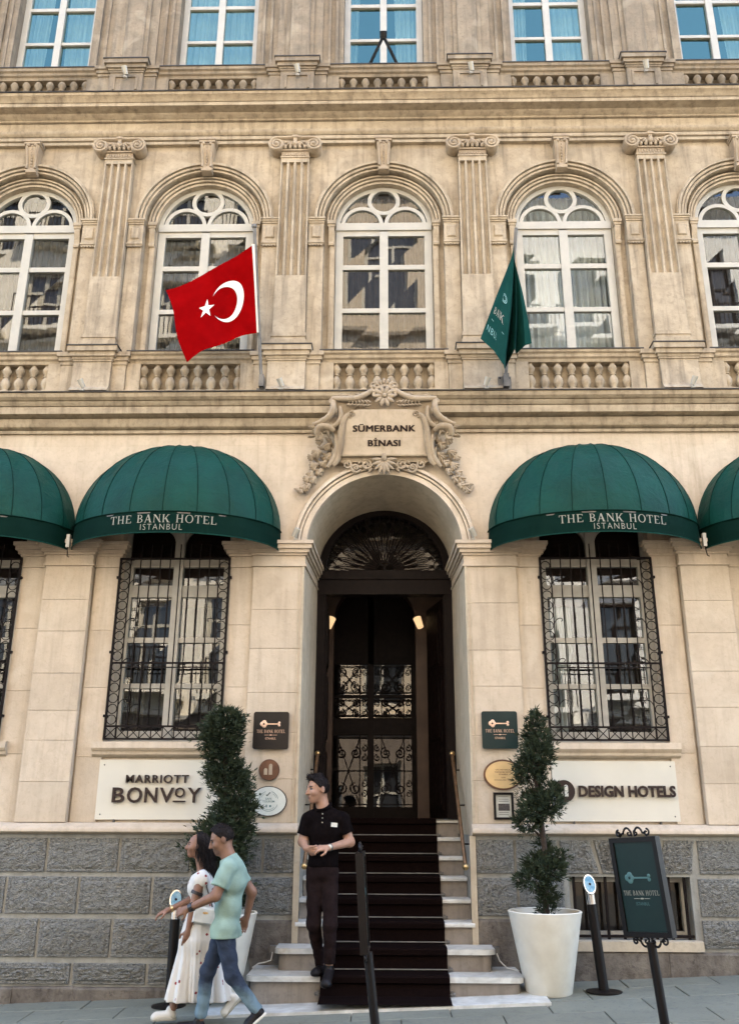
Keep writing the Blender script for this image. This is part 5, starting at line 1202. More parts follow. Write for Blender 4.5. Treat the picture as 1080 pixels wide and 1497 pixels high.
for i, x in enumerate((-3.33, -1.11, 1.11, 3.33)):
    spot(x + 0.01, -0.26, 10.50, 'white floodlight on the %s pedestal of the upper balustrade' % ('leftmost', 'second', 'third', 'rightmost')[i], -15, 'upper balustrade floodlights', 30)
for x, nm in ((-3.38, 'below the left arched window'), (-1.15, 'under the red flag pole'), (1.14, 'beside the green flag pole'), (3.42, 'below the right arched window')):
    spot(x, -0.30, 6.012, 'small white floodlight on the lower ledge, ' + nm, 20 if x > 0 else -25, 'lower ledge floodlights', 25, 0.9)
for s in (-1, 1): spot(s * 0.945, -0.14, 4.302, 'white floodlight on the impost %s of the entrance arch' % ('left' if s < 0 else 'right'), -s * 30, 'entrance arch floodlights', 20, 0.95)
t = thing('flagpole_bracket', 'black forked flagpole holder above the middle bay', 'bracket', (0, -0.15, 10.76))
MB().bar((-0.19, -0.14, 10.75), (-0.01, -0.42, 10.93), 0.032).bar((0.19, -0.14, 10.75), (0.01, -0.42, 10.93), 0.032).build('fork', 'black_metal', t)
c = MB().lathe([(0.028, -0.04), (0.046, -0.04), (0.046, 0.04), (0.028, 0.04)], 0, 0, 0, 16); c.xform(Matrix.Translation((0, -0.43, 10.97)) @ Matrix.Rotation(R(40), 4, 'X')); c.build('socket', 'black_metal', t)
for s in (-1, 1):
    x = s * 3.36; t = thing('awning_bracket', 'small wall hook where two awnings meet, %s side' % ('left' if s < 0 else 'right'), 'hook', (x, -0.1, 4.3), 'awning hooks')
    MB().box(x - 0.018, x + 0.018, -0.24, -0.19, 4.20, 4.34).build('box', 'white_paint', t); MB().tube([(x, -0.22, 4.20), (x + 0.01, -0.23, 4.10), (x + 0.03, -0.23, 4.09)], 0.006, 6).build('wire', 'iron', t)

# ================================================================ houses across the street (behind the camera, mirrored in the glass)
def house_across(label, x0, x1, top, mat_, floors, nwin, arched, trim, y=-13.6, ar=0.27):
    t = thing('house_across_street', label, 'house', ((x0 + x1) / 2, y, 0), 'houses across the street')
    z_base = gz((x0 + x1) / 2, y) - 1.2
    w = (x1 - x0) / nwin; ops = []
    b = MB()
    for k, (zb, zs) in enumerate(floors):
        zlo = z_base if k == 0 else (floors[k - 1][1] + zb) / 2 + 0.25
        zhi = top if k == len(floors) - 1 else (zs + floors[k + 1][0]) / 2 + 0.25
        row = [(x0 + w * (i + 0.5), w * (ar if k else 0.34), zb, zs, w * ar if arched and k else 0) for i in range(nwin)]
        wall_sheet(b, x0, x1, zlo, zhi, y, row)
        for o in row: reveal(b, y, y - 0.3, o)
        ops += [(k, o) for o in row]
    low = MB()
    if True: zl = (floors[0][1] + floors[1][0]) / 2 + 0.1; wall_sheet(low, x0, x1, z_base, zl, y + 0.06, [(x0 + w * (i + 0.5), w * 0.34, floors[0][0], floors[0][1], 0) for i in range(nwin)]); low.build('shopfront', 'opposite_shopfront', t)  # unseen dark layer added over the ground storey to cut bounce light
    b.quad((x0, y, z_base), (x0, y - 8, z_base), (x0, y - 8, top), (x0, y, top)).quad((x1, y, z_base), (x1, y - 8, z_base), (x1, y - 8, top), (x1, y, top)).quad((x0, y, top), (x1, y, top), (x1, y - 8, top), (x0, y - 8, top)).quad((x0, y - 8, z_base), (x1, y - 8, z_base), (x1, y - 8, top), (x0, y - 8, top))
    b.build('wall', mat_, t)
    for k, (cx, hw, zb, zs, rad) in ops:
        f = MB()
        for a, c in ((-hw, -hw + 0.09), (hw - 0.09, hw), (-0.05, 0.05)): f.box(cx + a, cx + c, y - 0.27, y - 0.2, zb, zs)
        for z in (zb + 0.04, (zb + zs * 2) / 3, zs - 0.05): f.box(cx - hw, cx + hw, y - 0.265, y - 0.205, z - 0.04, z + 0.04)
        if rad: f.arch([(rad - 0.09, y - 0.27), (rad, y - 0.27), (rad, y - 0.2), (rad - 0.09, y - 0.2)], cx, zs, 0, math.pi, 16)
        o = f.build('window', trim, t)
        n = 12; pts = [(cx + hw, y - 0.24, zb), (cx - hw, y - 0.24, zb)]
        pts = [(cx - hw, y - 0.24, zb), (cx + hw, y - 0.24, zb)] + ([(cx + hw * math.cos(math.pi * i / n), y - 0.24, zs + rad * math.sin(math.pi * i / n)) for i in range(n + 1)] if rad else [(cx + hw, y - 0.24, zs), (cx - hw, y - 0.24, zs)])
        MB().quad(*pts).build('pane', 'opp_glass', o)
        if k and not arched:
            r = MB(); z1 = zb - 0.05; r.box(cx - hw - 0.25, cx + hw + 0.25, y, y + 0.55, z1 - 0.14, z1)
            r.build('balcony', mat_, o)
            r = MB()
            for i in range(13): q = cx - hw - 0.22 + (2 * hw + 0.44) * i / 12; r.box(q - 0.012, q + 0.012, y + 0.50, y + 0.524, z1, z1 + 0.8)
            r.box(cx - hw - 0.24, cx + hw + 0.24, y + 0.495, y + 0.53, z1 + 0.8, z1 + 0.84); r.build('railing', 'iron', o)
    for k in range(1, len(floors)):
        zc = (floors[k - 1][1] + floors[k][0]) / 2 + 0.1
        MB().prof_x([(y, zc), (y + 0.18, zc + 0.05), (y + 0.22, zc + 0.16), (y, zc + 0.2)], x0 - 0.01, x1 + 0.01).build('cornice', mat_, t)
    MB().prof_x([(y, top - 0.5), (y + 0.3, top - 0.3), (y + 0.45, top), (y, top + 0.02)], x0 - 0.02, x1 + 0.02).build('roof_cornice', mat_, t)
plain('opp_glass', (0.03, 0.032, 0.035), 0.1, var=0.1, spec=0.8)
house_across('cream house across the street, mirrored in the left windows', -15.0, -3.2, 21.2, 'opposite_cream', [(0.4, 3.0), (4.6, 7.0), (8.2, 10.6), (11.8, 13.9), (15.1, 17.1), (18.2, 20.0)], 6, False, 'white_paint')
house_across('ochre house with round arched windows across the street, mirrored in the middle windows', -3.2, 3.0, 20.4, 'opposite_ochre', [(0.4, 3.2), (4.8, 7.8), (10.2, 13.7), (15.7, 18.2)], 3, True, 'white_paint', ar=0.36)
house_across('white house with balconies across the street, mirrored in the right windows', 3.0, 15.0, 19.4, 'opposite_white', [(0.4, 3.0), (4.4, 6.8), (7.9, 10.2), (11.4, 13.8), (15.0, 17.4)], 6, False, 'dark_wood')

# ================================================================ topiaries in pots
def topiary(px, py, label, clumps, trunk_pts, seed, n_per, grp):
    zb = gz(px, py) if py > -1.0 and False else max(gz(px, py), 0.032 if -1.02 < py else -9)
    rs = random.Random(seed)
    t = thing('plant_pot', 'tall tapered white pot holding the ' + label[0], 'pot', (px, py, zb), 'white tapered plant pots')
    h = 0.655; n = 40
    MB().lathe([(0.0, 0.0), (0.185, 0.0), (0.198, 0.012), (0.318, h - 0.02), (0.325, h), (0.318, h + 0.006), (0.30, h + 0.002), (0.292, h - 0.05), (0.285, h - 0.09), (0.0, h - 0.09)], px, py, zb, n).build('pot_body', 'pot_white', t, smooth=40)
    MB().lathe([(0.0, 0.02), (0.15, 0.015), (0.283, 0.0)], px, py, zb + h - 0.088, 24).build('soil', 'soil', t)
    p = thing('topiary_tree', label[1], 'tree', (px, py, zb + h - 0.09), 'spiral topiaries')
    tr = [(px + a, py + b_, z) for a, b_, z in trunk_pts]
    m_ = MB().tube(tr, [0.030 - 0.014 * i / (len(tr) - 1) for i in range(len(tr))], 8)
    for (cx, cy, cz), rad in clumps:
        for q in range(3):
            zz = cz - rad[2] * 0.4 + rs.uniform(-0.05, 0.05); base = min(tr, key=lambda v: abs(v[2] - zz + 0.08))
            m_.tube([base, (px + cx + rs.uniform(-.5, .5) * rad[0], py + cy + rs.uniform(-.5, .5) * rad[1], cz + rs.uniform(-.2, .3) * rad[2])], [0.009, 0.004], 5)
    m_.build('trunk', 'bark', p, smooth=60)
    vs = []; fs = []
    for (cx, cy, cz), rad in clumps:
        vol = (rad[0] * rad[1] * rad[2]) ** (1 / 3); k = int(n_per * (vol / 0.12) ** 2)
        for _ in range(k):
            d = Vector((rs.gauss(0, 1), rs.gauss(0, 1), rs.gauss(0, 1))).normalized(); rr = rs.uniform(0.35, 1.0) ** 0.7
            if rs.random() < 0.22: rr *= rs.uniform(1.05, 1.5)
            c = Vector((px + cx + d.x * rad[0] * rr, py + cy + d.y * rad[1] * rr, cz + d.z * rad[2] * rr))
            out = (Vector((d.x, d.y, d.z * 0.5 + 0.35)) + Vector((rs.gauss(0, .35), rs.gauss(0, .35), rs.gauss(0, .35)))).normalized()
            sd = out.cross(Vector((rs.gauss(0, 1), rs.gauss(0, 1), rs.gauss(0, 1)))).normalized(); nr = out.cross(sd)
            L = rs.uniform(0.030, 0.085)
            for q in range(3):                   # one sprig: three flat scale-leaf fingers
                a = (q - 1) * 0.55; dr = (out * math.cos(a) + sd * math.sin(a)).normalized(); l = L * (1.0 if q == 1 else 0.72); wv = nr * 0.003 + (sd * math.cos(a) - out * math.sin(a)) * 0.0048
                o = len(vs); vs += [c, c + dr * l * 0.5 + wv, c + dr * l, c + dr * l * 0.5 - wv]; fs.append((o, o + 1, o + 2, o + 3))
    b = MB(); b.v = [tuple(v) for v in vs]; b.f = fs
    b.build('crown', 'cypress', p, recalc=False)
tk = lambda z0, z1, wob, n=14: [(wob * math.sin(5.2 * i / n), wob * math.cos(4.4 * i / n) * 0.5, z0 + (z1 - z0) * i / n) for i in range(n + 1)]
helix = []; rs0 = random.Random(4)
for i in range(17):                              # left: thick spiral column
    z = 0.80 + 1.58 * i / 16; a = 0.9 + i * 0.62; r = 0.060 * (1.25 - 0.55 * i / 16)
    rad = 0.190 - 0.030 * i / 16 + (0.095 if 3 <= i <= 6 else 0.03 if i > 8 else 0.0) + 0.028 * math.sin(i * 1.9)
    helix.append(((r * math.cos(a) * 1.2 + (-0.03 if i > 9 else 0.02), r * math.sin(a), z), (rad * rs0.uniform(0.86, 1.08), rad * 0.85, 0.088)))
helix.append(((-0.03, 0, 2.40), (0.07, 0.07, 0.09)))
topiary(-1.46, -0.58, ('spiral topiary left of the steps', 'thick dark spiral topiary in the left pot, partly behind the couple'), helix, tk(0.58, 2.3, 0.035), 3, 400, None)
cl = [((0.02, 0, 0.74), (0.075, 0.075, 0.10)), ((0.03, 0, 0.86), (0.09, 0.08, 0.06)), ((-0.10, -0.05, 0.98), (0.16, 0.13, 0.085)), ((0.05, -0.06, 1.06), (0.15, 0.13, 0.10)), ((0.11, 0.03, 1.16), (0.12, 0.11, 0.085)), ((-0.02, 0.06, 1.10), (0.14, 0.12, 0.09)), ((0.03, 0.08, 1.28), (0.06, 0.06, 0.05)),
      ((-0.11, 0.02, 1.46), (0.13, 0.11, 0.09)), ((-0.06, -0.08, 1.55), (0.15, 0.12, 0.10)), ((0.06, -0.08, 1.62), (0.15, 0.12, 0.11)), ((0.10, 0.0, 1.72), (0.12, 0.11, 0.10)), ((-0.02, 0.05, 1.66), (0.13, 0.11, 0.10)),
      ((-0.06, 0.04, 1.86), (0.13, 0.11, 0.10)), ((-0.07, -0.06, 1.96), (0.15, 0.13, 0.11)), ((0.01, -0.07, 2.06), (0.15, 0.13, 0.12)), ((0.03, 0.0, 2.16), (0.13, 0.12, 0.11)), ((0.0, 0.03, 2.26), (0.11, 0.10, 0.09)), ((0.01, 0, 2.35), (0.075, 0.075, 0.075)), ((0.01, 0, 2.42), (0.04, 0.04, 0.05))]
topiary(1.415, -0.60, ('spiral topiary right of the steps', 'loose dark spiral topiary with bare trunk showing, in the right pot'), cl, tk(0.58, 2.3, 0.03), 11, 360, None)

# ================================================================ bollards, sign stands, cable
def bollard(x, y, lean, label):
    z = gz(x, y); t = thing('bollard', label, 'bollard', (x, y, z), 'slim black bollards')
    M = Matrix.Translation((0, 0, 0)) @ Matrix.Translation((x, y, z)) @ Matrix.Rotation(lean, 4, 'Y')
    MB().lathe([(0, 0), (0.155, 0), (0.155, 0.008), (0.06, 0.018), (0, 0.018)], x, y, z, 28).build('base_plate', 'black_metal', t, smooth=40)
    MB().lathe([(0.043, 0.01), (0.043, 0.70)], 0, 0, 0, 20).xform(M).build('post', 'black_metal', t, smooth=40)
    MB().lathe([(0.041, 0.70), (0.041, 0.80), (0.0, 0.82)], 0, 0, 0, 20).xform(M).build('collar', 'chrome', t, smooth=40)
    c = MB().lathe([(0, -0.012), (0.062, -0.012), (0.066, 0), (0.062, 0.012), (0, 0.012)], 0, 0, 0, 24); c.v = [(a * 0.92, zz, b_ * 1.35) for a, b_, zz in c.v]
    Mh = M @ Matrix.Translation((0, -0.02, 0.86)) @ Matrix.Rotation(R(-18), 4, 'X') @ Matrix.Rotation(R(14), 4, 'Z'); c.xform(Mh).build('head', 'chrome', t, smooth=30)
    c = MB().lathe([(0, 0), (0.052, 0), (0.052, 0.003), (0, 0.003)], 0, 0, 0, 24); c.v = [(a * 0.92, -0.0125 - zz, b_ * 1.35) for a, b_, zz in c.v]; c.xform(Mh).build('disc', 'disc_blue', t)
    MB().ell((0, -0.016, 0), (0.012, 0.004, 0.012)).xform(Mh).build('lens', 'black_metal', t)
bollard(1.885, -0.61, R(-4.5), 'slim black bollard with round blue head, between pot and sign stand')
bollard(-1.885, -0.50, R(0), 'slim black bollard with round blue head, behind the couple')
def sign_stand(x, y, rz, lean, label, tilt_=0.0, base=True, pz=0.98):
    z = gz(x, y); t = thing('sign_stand', label, 'sign stand', (x, y, z), 'black sign stands')
    M0 = Matrix.Translation((x, y, z)) @ Matrix.Rotation(lean, 4, 'Y')
    MB().lathe([(0, 0), (0.19, 0), (0.19, 0.012), (0.05, 0.03), (0, 0.03)], x, y, z, 28).build('base', 'black_metal', t, smooth=40)
    MB().lathe([(0.034, 0.01), (0.034, 0.60)], 0, 0, 0, 18).xform(M0).build('pole', 'black_metal', t, smooth=40)
    M = M0 @ Matrix.Translation((0, 0, pz)) @ Matrix.Rotation(rz, 4, 'Z') @ Matrix.Rotation(tilt_, 4, 'X')
    f = MB(); hw, hh = 0.205, 0.345
    for a, b_, c_, d_ in ((-hw, -hw + 0.035, -hh, hh), (hw - 0.035, hw, -hh, hh), (-hw + 0.035, hw - 0.035, -hh, -hh + 0.035), (-hw + 0.035, hw - 0.035, hh - 0.035, hh)): f.box(a, b_, -0.03, 0.03, c_, d_)
    f.xform(M).build('frame', 'black_metal', t)
    MB().box(-hw + 0.034, hw - 0.034, -0.018, 0.018, -hh + 0.034, hh - 0.034).xform(M).build('board', 'plaque_green', t)
    h = thing('x', None, None)
    bpy.data.objects.remove(h)
    before = set(bpy.data.objects)
    key_mark(0.0, 0.06, 1.0, -0.0195, None, 'dim_teal_print', 'plaque_green'); hotel_mark(0.0, -0.045, 1.12, -0.0195, None, 'pale_print', 'dim_teal_print')
    for o in set(bpy.data.objects) - before:
        o.data.transform(Matrix.Translation(-Vector((x, y, z))) @ M); o.parent = t
    for sg, zz in ((1, hh), (-1, -hh)):
        s = MB()
        for e in (-1, 1):
            pts = [(e * (0.012 + 0.075 * (1 - math.cos(k * 0.35)) / 2), 0, zz + sg * (0.005 + 0.062 * math.sin(k * 0.35))) for k in range(9)]
            pts += [(e * (0.087 + 0.035 * (k + 1) / 6), 0, zz + sg * (0.03 - 0.03 * (k + 1) / 6 + 0.004)) for k in range(6)]
            s.tube(pts, 0.0085, 6); s.tube(spiral(e * 0.122, zz + sg * 0.03, 0, 0.026, 1.2, e, 14), 0.008, 6); s.tube(spiral(e * 0.03, zz + sg * 0.028, 0, 0.024, 1.1, -e, 14), 0.007, 6)
        s.xform(M).build('scrollwork', 'black_metal', t, smooth=50)
    return t
sign_stand(2.00, -2.02, R(-48), R(-5.0), 'black framed sign stand with dark board facing the street, right of the steps')
sign_stand(-0.055, -1.95, R(89), R(-6.5), 'black sign stand seen edge-on in front of the steps', R(3), pz=0.95)
t = thing('power_socket', 'small grey socket box with white cable at the right end of the steps', 'socket', (1.01, -0.2, 0.33))
MB().box(0.975, 1.035, -0.30, -0.22, 0.325, 0.385).build('socket_box', 'galvanised', t)
MB().tube([(1.01, -0.30, 0.335), (1.03, -0.33, 0.28), (1.09, -0.34, 0.225), (1.16, -0.36, 0.212), (1.19, -0.40, 0.21)], 0.006, 6).build('cable', 'cable_white', t, smooth=60)
t = thing('power_socket', 'small grey socket box with looping cable at the left end of the steps', 'socket', (-1.02, -0.2, 0.33))
MB().box(-1.045, -0.985, -0.30, -0.22, 0.325, 0.385).build('socket_box', 'galvanised', t)
MB().tube([(-1.02, -0.30, 0.335), (-1.03, -0.32, 0.27), (-1.08, -0.33, 0.255), (-1.14, -0.34, 0.245), (-1.19, -0.36, 0.215)], 0.006, 6).build('cable', 'cable_white', t, smooth=60)

# ================================================================ people: one continuous surface each, grown from a signed distance field
def _cap(P, a, b, r0, r1):
    a = np.array(a, np.float32); ab = np.array(b, np.float32) - a; t = np.clip(((P - a) @ ab) / max(1e-9, float(ab @ ab)), 0, 1)
    return np.sqrt(((P - a - t[..., None] * ab) ** 2).sum(-1)) - (r0 + (r1 - r0) * t)
def _ell(P, c, r, rot=None):
    Q = P - np.array(c, np.float32)
    if rot is not None: Q = Q @ np.array(rot, np.float32)          # columns of rot are the local axes
    r = np.array(r, np.float32); k0 = np.sqrt(((Q / r) ** 2).sum(-1)); k1 = np.sqrt(((Q / (r * r)) ** 2).sum(-1))
    return k0 * (k0 - 1) / np.maximum(k1, 1e-6)
def _slv(P, a, b, r0, r1):       # tapered sleeve, cut square at b
    a = np.array(a, np.float32); ab = np.array(b, np.float32) - a; l = float(np.sqrt(ab @ ab)); t = ((P - a) @ ab) / (l * l)
    q = np.sqrt(((P - a - np.maximum(t, 0)[..., None] * ab) ** 2).sum(-1)) - (r0 + (r1 - r0) * np.clip(t, 0, 1)); return np.maximum(q, (t - 1) * l)
def grow(prims, h=0.007, k=0.02, cuts=(), disp=None):
    lo = np.array([1e9] * 3); hi = -lo
    boxes = []
    for p in prims:
        if p[0] in ('cap', 'slv'): _, a, b, r0, r1, *_r = p; m = max(r0, r1); l, u = np.minimum(a, b) - m, np.maximum(a, b) + m
        else: _, c, r, *_r = p; m = max(r); l, u = np.array(c) - m, np.array(c) + m
        l, u = np.array(l, float) - 0.05, np.array(u, float) + 0.05; boxes.append((l, u)); lo = np.minimum(lo, l); hi = np.maximum(hi, u)
    N = np.ceil((hi - lo) / h).astype(int) + 1
    F = np.full(N, 0.2, np.float32); ax = [lo[i] + h * np.arange(N[i], dtype=np.float32) for i in range(3)]
    for p, (l, u) in zip(prims, boxes):
        i0 = np.maximum(0, ((l - lo) / h).astype(int)); i1 = np.minimum(N, ((u - lo) / h).astype(int) + 2); sl = tuple(slice(i0[q], i1[q]) for q in range(3))
        G = np.stack(np.meshgrid(*[ax[q][sl[q]] for q in range(3)], indexing='ij'), -1).astype(np.float32)
        if p[0] != 'ell': d = (_cap if p[0] == 'cap' else _slv)(G, *p[1:5]); kk = p[5] if len(p) > 5 else k
        else: d = _ell(G, p[1], p[2], p[3] if len(p) > 3 else None); kk = p[4] if len(p) > 4 else k
        A = F[sl]; w = np.clip(0.5 + 0.5 * (A - d) / kk, 0, 1); F[sl] = A * (1 - w) + d * w - kk * w * (1 - w)
    if disp or cuts:
        G = np.stack(np.meshgrid(*ax, indexing='ij'), -1)
        if disp: F = F + disp(G).astype(np.float32)
        for c in cuts: F = np.maximum(F, c(G).astype(np.float32))
    S = F < 0; C = [S[a:N[0] - 1 + a, b:N[1] - 1 + b, c:N[2] - 1 + c] for a in (0, 1) for b in (0, 1) for c in (0, 1)]
    cnt = sum(c.astype(np.int8) for c in C); act = (cnt > 0) & (cnt < 8); idx = np.full(act.shape, -1, np.int64); I = np.argwhere(act); idx[act] = np.arange(len(I))
    acc = np.zeros((len(I), 3)); num = np.zeros(len(I))
    for axis in range(3):
        for o in ((0, 0), (0, 1), (1, 0), (1, 1)):
            off = np.zeros(3, int); oth = [q for q in range(3) if q != axis]; off[oth[0]], off[oth[1]] = o; e = off.copy(); e[axis] = 1
            A = F[tuple((I + off).T)]; B = F[tuple((I + e).T)]; m = (A < 0) != (B < 0); t = np.where(m, A / np.where(m, A - B, 1), 0)
            acc += np.where(m[:, None], off + t[:, None] * (e - off), 0); num += m
    V = lo + h * (I + acc / num[:, None]); Q = []
    for axis in range(3):
        o1, o2 = [q for q in range(3) if q != axis]; a = [slice(None)] * 3; b = [slice(None)] * 3; a[axis] = slice(0, -1); b[axis] = slice(1, None)
        ch = S[tuple(a)] != S[tuple(b)]; E_ = np.argwhere(ch); ok = (E_[:, o1] > 0) & (E_[:, o2] > 0) & (E_[:, o1] < N[o1] - 1) & (E_[:, o2] < N[o2] - 1); E_ = E_[ok]; fl = S[tuple(E_.T)]
        d1 = np.zeros(3, int); d1[o1] = 1; d2 = np.zeros(3, int); d2[o2] = 1
        q = np.stack([idx[tuple((E_ - d1 - d2).T)], idx[tuple((E_ - d2).T)], idx[tuple(E_.T)], idx[tuple((E_ - d1).T)]], 1)
        flip = fl if axis != 1 else ~fl; q[~flip] = q[~flip][:, ::-1]; Q.append(q)
    return V, np.concatenate(Q)
def organic(name, prims, mat_, parent, h=0.007, k=0.02, cuts=(), disp=None, paint=()):
    V, Q = grow(prims, h, k, cuts, disp); off = world_loc(parent) if parent else Vector((0, 0, 0))
    me = bpy.data.meshes.new(name); me.from_pydata((V - np.array(off)).tolist(), [], Q.tolist()); me.materials.append(MATS[mat_])
    for m_ in paint: me.materials.append(MATS[m_[0]])
    if paint:
        cen = V[Q].mean(1); mi = np.zeros(len(Q), np.int32)
        for i, (m_, c, r) in enumerate(paint):
            mi[(((cen - np.array(c)) / np.array(r)) ** 2).sum(1) < 1] = i + 1
        me.polygons.foreach_set('material_index', mi)
    me.shade_smooth(); me.update(); o = bpy.data.objects.new(name, me); COL.objects.link(o); o.parent = parent; return o
def strands(o, n, length, dirf, w=0.0016, seed=1, name='hair_strands', mat_='hair_black'):
    rs = random.Random(seed); me = o.data; b = MB(); off = world_loc(o)
    for _ in range(n):
        v = me.vertices[rs.randrange(len(me.vertices))]; p = v.co + off; d = dirf(v.normal, rs); l = length * rs.uniform(0.5, 1.2); s = d.cross(Vector((rs.gauss(0, 1), rs.gauss(0, 1), rs.gauss(0, 1)))).normalized() * w
        m_ = p + d * l * 0.5 + v.normal * l * 0.10; b.quad(p - s, p + s, m_ + s * 0.8, m_ - s * 0.8); b.quad(m_ - s * 0.8, m_ + s * 0.8, p + d * l)
    return b.build(name, mat_, o, recalc=False)
def below(z): return lambda G: z - G[..., 2]          # keeps what is above z
def above(z): return lambda G: G[..., 2] - z          # keeps what is below z
def plane_cut(p, n):                                  # removes the side the normal points to
    p, n = np.array(p), np.array(Vector(n).normalized()); return lambda G: (G - p) @ n
def folds(amp, fx, fz, sd=0.0):
    def F(G):
        x, y, z = G[..., 0], G[..., 1], G[..., 2]; w = 0.35 * np.sin(x * 21 + sd) + 0.35 * np.sin(y * 17 + z * 9 + sd)
        return amp * (0.6 * np.sin((x * 0.9 + z * 0.7) * fx * 1.3 + 3 * w) * np.sin((z - x * 0.4) * fz * 1.1 + sd) + 0.4 * np.sin((y - z * 0.8) * fx * 1.7 + 4 * w + sd))
    return F
def head_frame(fwd, upv=(0, 0, 1)):
    f = Vector(fwd).normalized(); s = f.cross(Vector(upv)).normalized(); u = s.cross(f); return f, s, u       # s: the person's right
def head_prims(c, fwd, upv=(0, 0, 1), k=1.0, chin=1.0):
    f, s, u = head_frame(fwd, upv); c = Vector(c); L = lambda a, b, d: tuple(c + f * (a * k) + s * (b * k) + u * (d * k)); rot = Matrix((s, f, u)).transposed()
    P = [('ell', L(-0.008, 0, 0.022), (0.071 * k, 0.090 * k, 0.088 * k), rot, 0.02), ('ell', L(0.030, 0, -0.032), (0.052 * k, 0.058 * k, 0.070 * k), rot, 0.03), ('ell', L(0.060, 0, -0.083 * chin), (0.024 * k, 0.022 * k, 0.020 * k), rot, 0.03),
         ('cap', L(0.085, 0, 0.018), L(0.106, 0, -0.022), 0.009 * k, 0.0125 * k, 0.010), ('ell', L(0.096, 0, -0.026), (0.017 * k, 0.012 * k, 0.009 * k), rot, 0.008),
         ('cap', L(0.076, 0.035, 0.030), L(0.082, 0.010, 0.028), 0.008 * k, 0.008 * k, 0.012), ('cap', L(0.076, -0.035, 0.030), L(0.082, -0.010, 0.028), 0.008 * k, 0.008 * k, 0.012),
         ('cap', L(0.083, 0.016, -0.052), L(0.083, -0.016, -0.052), 0.0075 * k, 0.0075 * k, 0.006), ('cap', L(0.081, 0.013, -0.063), L(0.081, -0.013, -0.063), 0.008 * k, 0.008 * k, 0.006),
         ('ell', L(0.060, 0.040, -0.020), (0.020 * k, 0.024 * k, 0.022 * k), rot, 0.02), ('ell', L(0.060, -0.040, -0.020), (0.020 * k, 0.024 * k, 0.022 * k), rot, 0.02),
         ('ell', L(-0.010, 0.074, 0.0), (0.009 * k, 0.020 * k, 0.031 * k), rot, 0.006), ('ell', L(-0.010, -0.074, 0.0), (0.009 * k, 0.020 * k, 0.031 * k), rot, 0.006)]
    paint = [('lips', L(0.088, 0, -0.058), (0.016 * k, 0.020 * k, 0.010 * k))]
    for e in (-1, 1): paint += [('eye_dark', L(0.078, e * 0.033, 0.010), (0.014 * k, 0.014 * k, 0.0075 * k)), ('brow', L(0.082, e * 0.032, 0.031), (0.019 * k, 0.019 * k, 0.0065 * k))]
    return P, paint, L, rot
def hand_prims(wrist, d, palm_n, curl=0.5, k=1.0, side=1, spread=0.10):
    # d: wrist to knuckles, palm_n: out of the palm, side: which side the thumb leaves
    d = Vector(d).normalized(); n = Vector(palm_n); n = (n - d * n.dot(d)).normalized(); s = d.cross(n) * side; w = Vector(wrist); T = tuple
    P = [('cap', T(w), T(w + d * 0.03 * k), 0.021 * k, 0.023 * k, 0.012)]
    for i in range(4): P.append(('cap', T(w + d * 0.02 * k + s * (0.018 - 0.010 * i) * k), T(w + d * 0.075 * k + s * (0.027 - 0.018 * i) * k), 0.014 * k, 0.0115 * k, 0.012))
    for i, l in enumerate((0.062, 0.070, 0.064, 0.050)):
        a = w + d * 0.078 * k + s * (0.027 - 0.018 * i) * k; ang = 0.0; cur = a; seg = l * k
        for q, fr in enumerate((0.45, 0.32, 0.23)):
            ang += curl * (0.55, 0.8, 0.6)[q]; dr = (d * math.cos(ang) + n * math.sin(ang) + s * spread * (1.5 - i) * 0.5).normalized(); nx = cur + dr * seg * fr
            P.append(('cap', T(cur), T(nx), (0.0092 - 0.0008 * q) * k, (0.0086 - 0.0009 * q) * k, 0.004)); cur = nx
    a = w + d * 0.022 * k + s * 0.024 * k; b = a + (d * 0.55 + s * 0.75 + n * 0.35).normalized() * 0.042 * k; c = b + (d * 0.9 + s * 0.1 + n * 0.35 * (1 + curl)).normalized() * 0.034 * k
    P += [('cap', T(a), T(b), 0.0125 * k, 0.0105 * k, 0.010), ('cap', T(b), T(c), 0.0100 * k, 0.0085 * k, 0.004)]
    return P
def shoe(name, heel, toe, w, mat_, par, sole=None, hgt=0.055, solez=0.012):
    heel, toe = Vector(heel), Vector(toe); d = (toe - heel).normalized(); L_ = (toe - heel).length; upv = Vector((0, 0, 1)); upv = (upv - d * upv.dot(d)).normalized()
    P = [('cap', tuple(heel + d * 0.035 + upv * 0.035), tuple(toe - d * 0.05 + upv * 0.026), w * 0.44, w * 0.46, 0.02), ('ell', tuple(toe - d * 0.045 + upv * 0.022), (w * 0.5, w * 0.5, 0.026), None, 0.02), ('cap', tuple(heel + d * 0.04 + upv * 0.045), tuple(heel + d * 0.05 + upv * (hgt + 0.02)), w * 0.40, w * 0.36, 0.015)]
    n = -upv; o = organic(name, P, mat_, par, 0.006, 0.02, [plane_cut(heel, n)])
    if sole:
        organic('sole', [('cap', tuple(heel + d * 0.035), tuple(toe - d * 0.045), w * 0.49, w * 0.53, 0.01)], sole, o, 0.006, 0.01, [plane_cut(heel, n), plane_cut(heel + upv * 0.020, upv)])
    return o

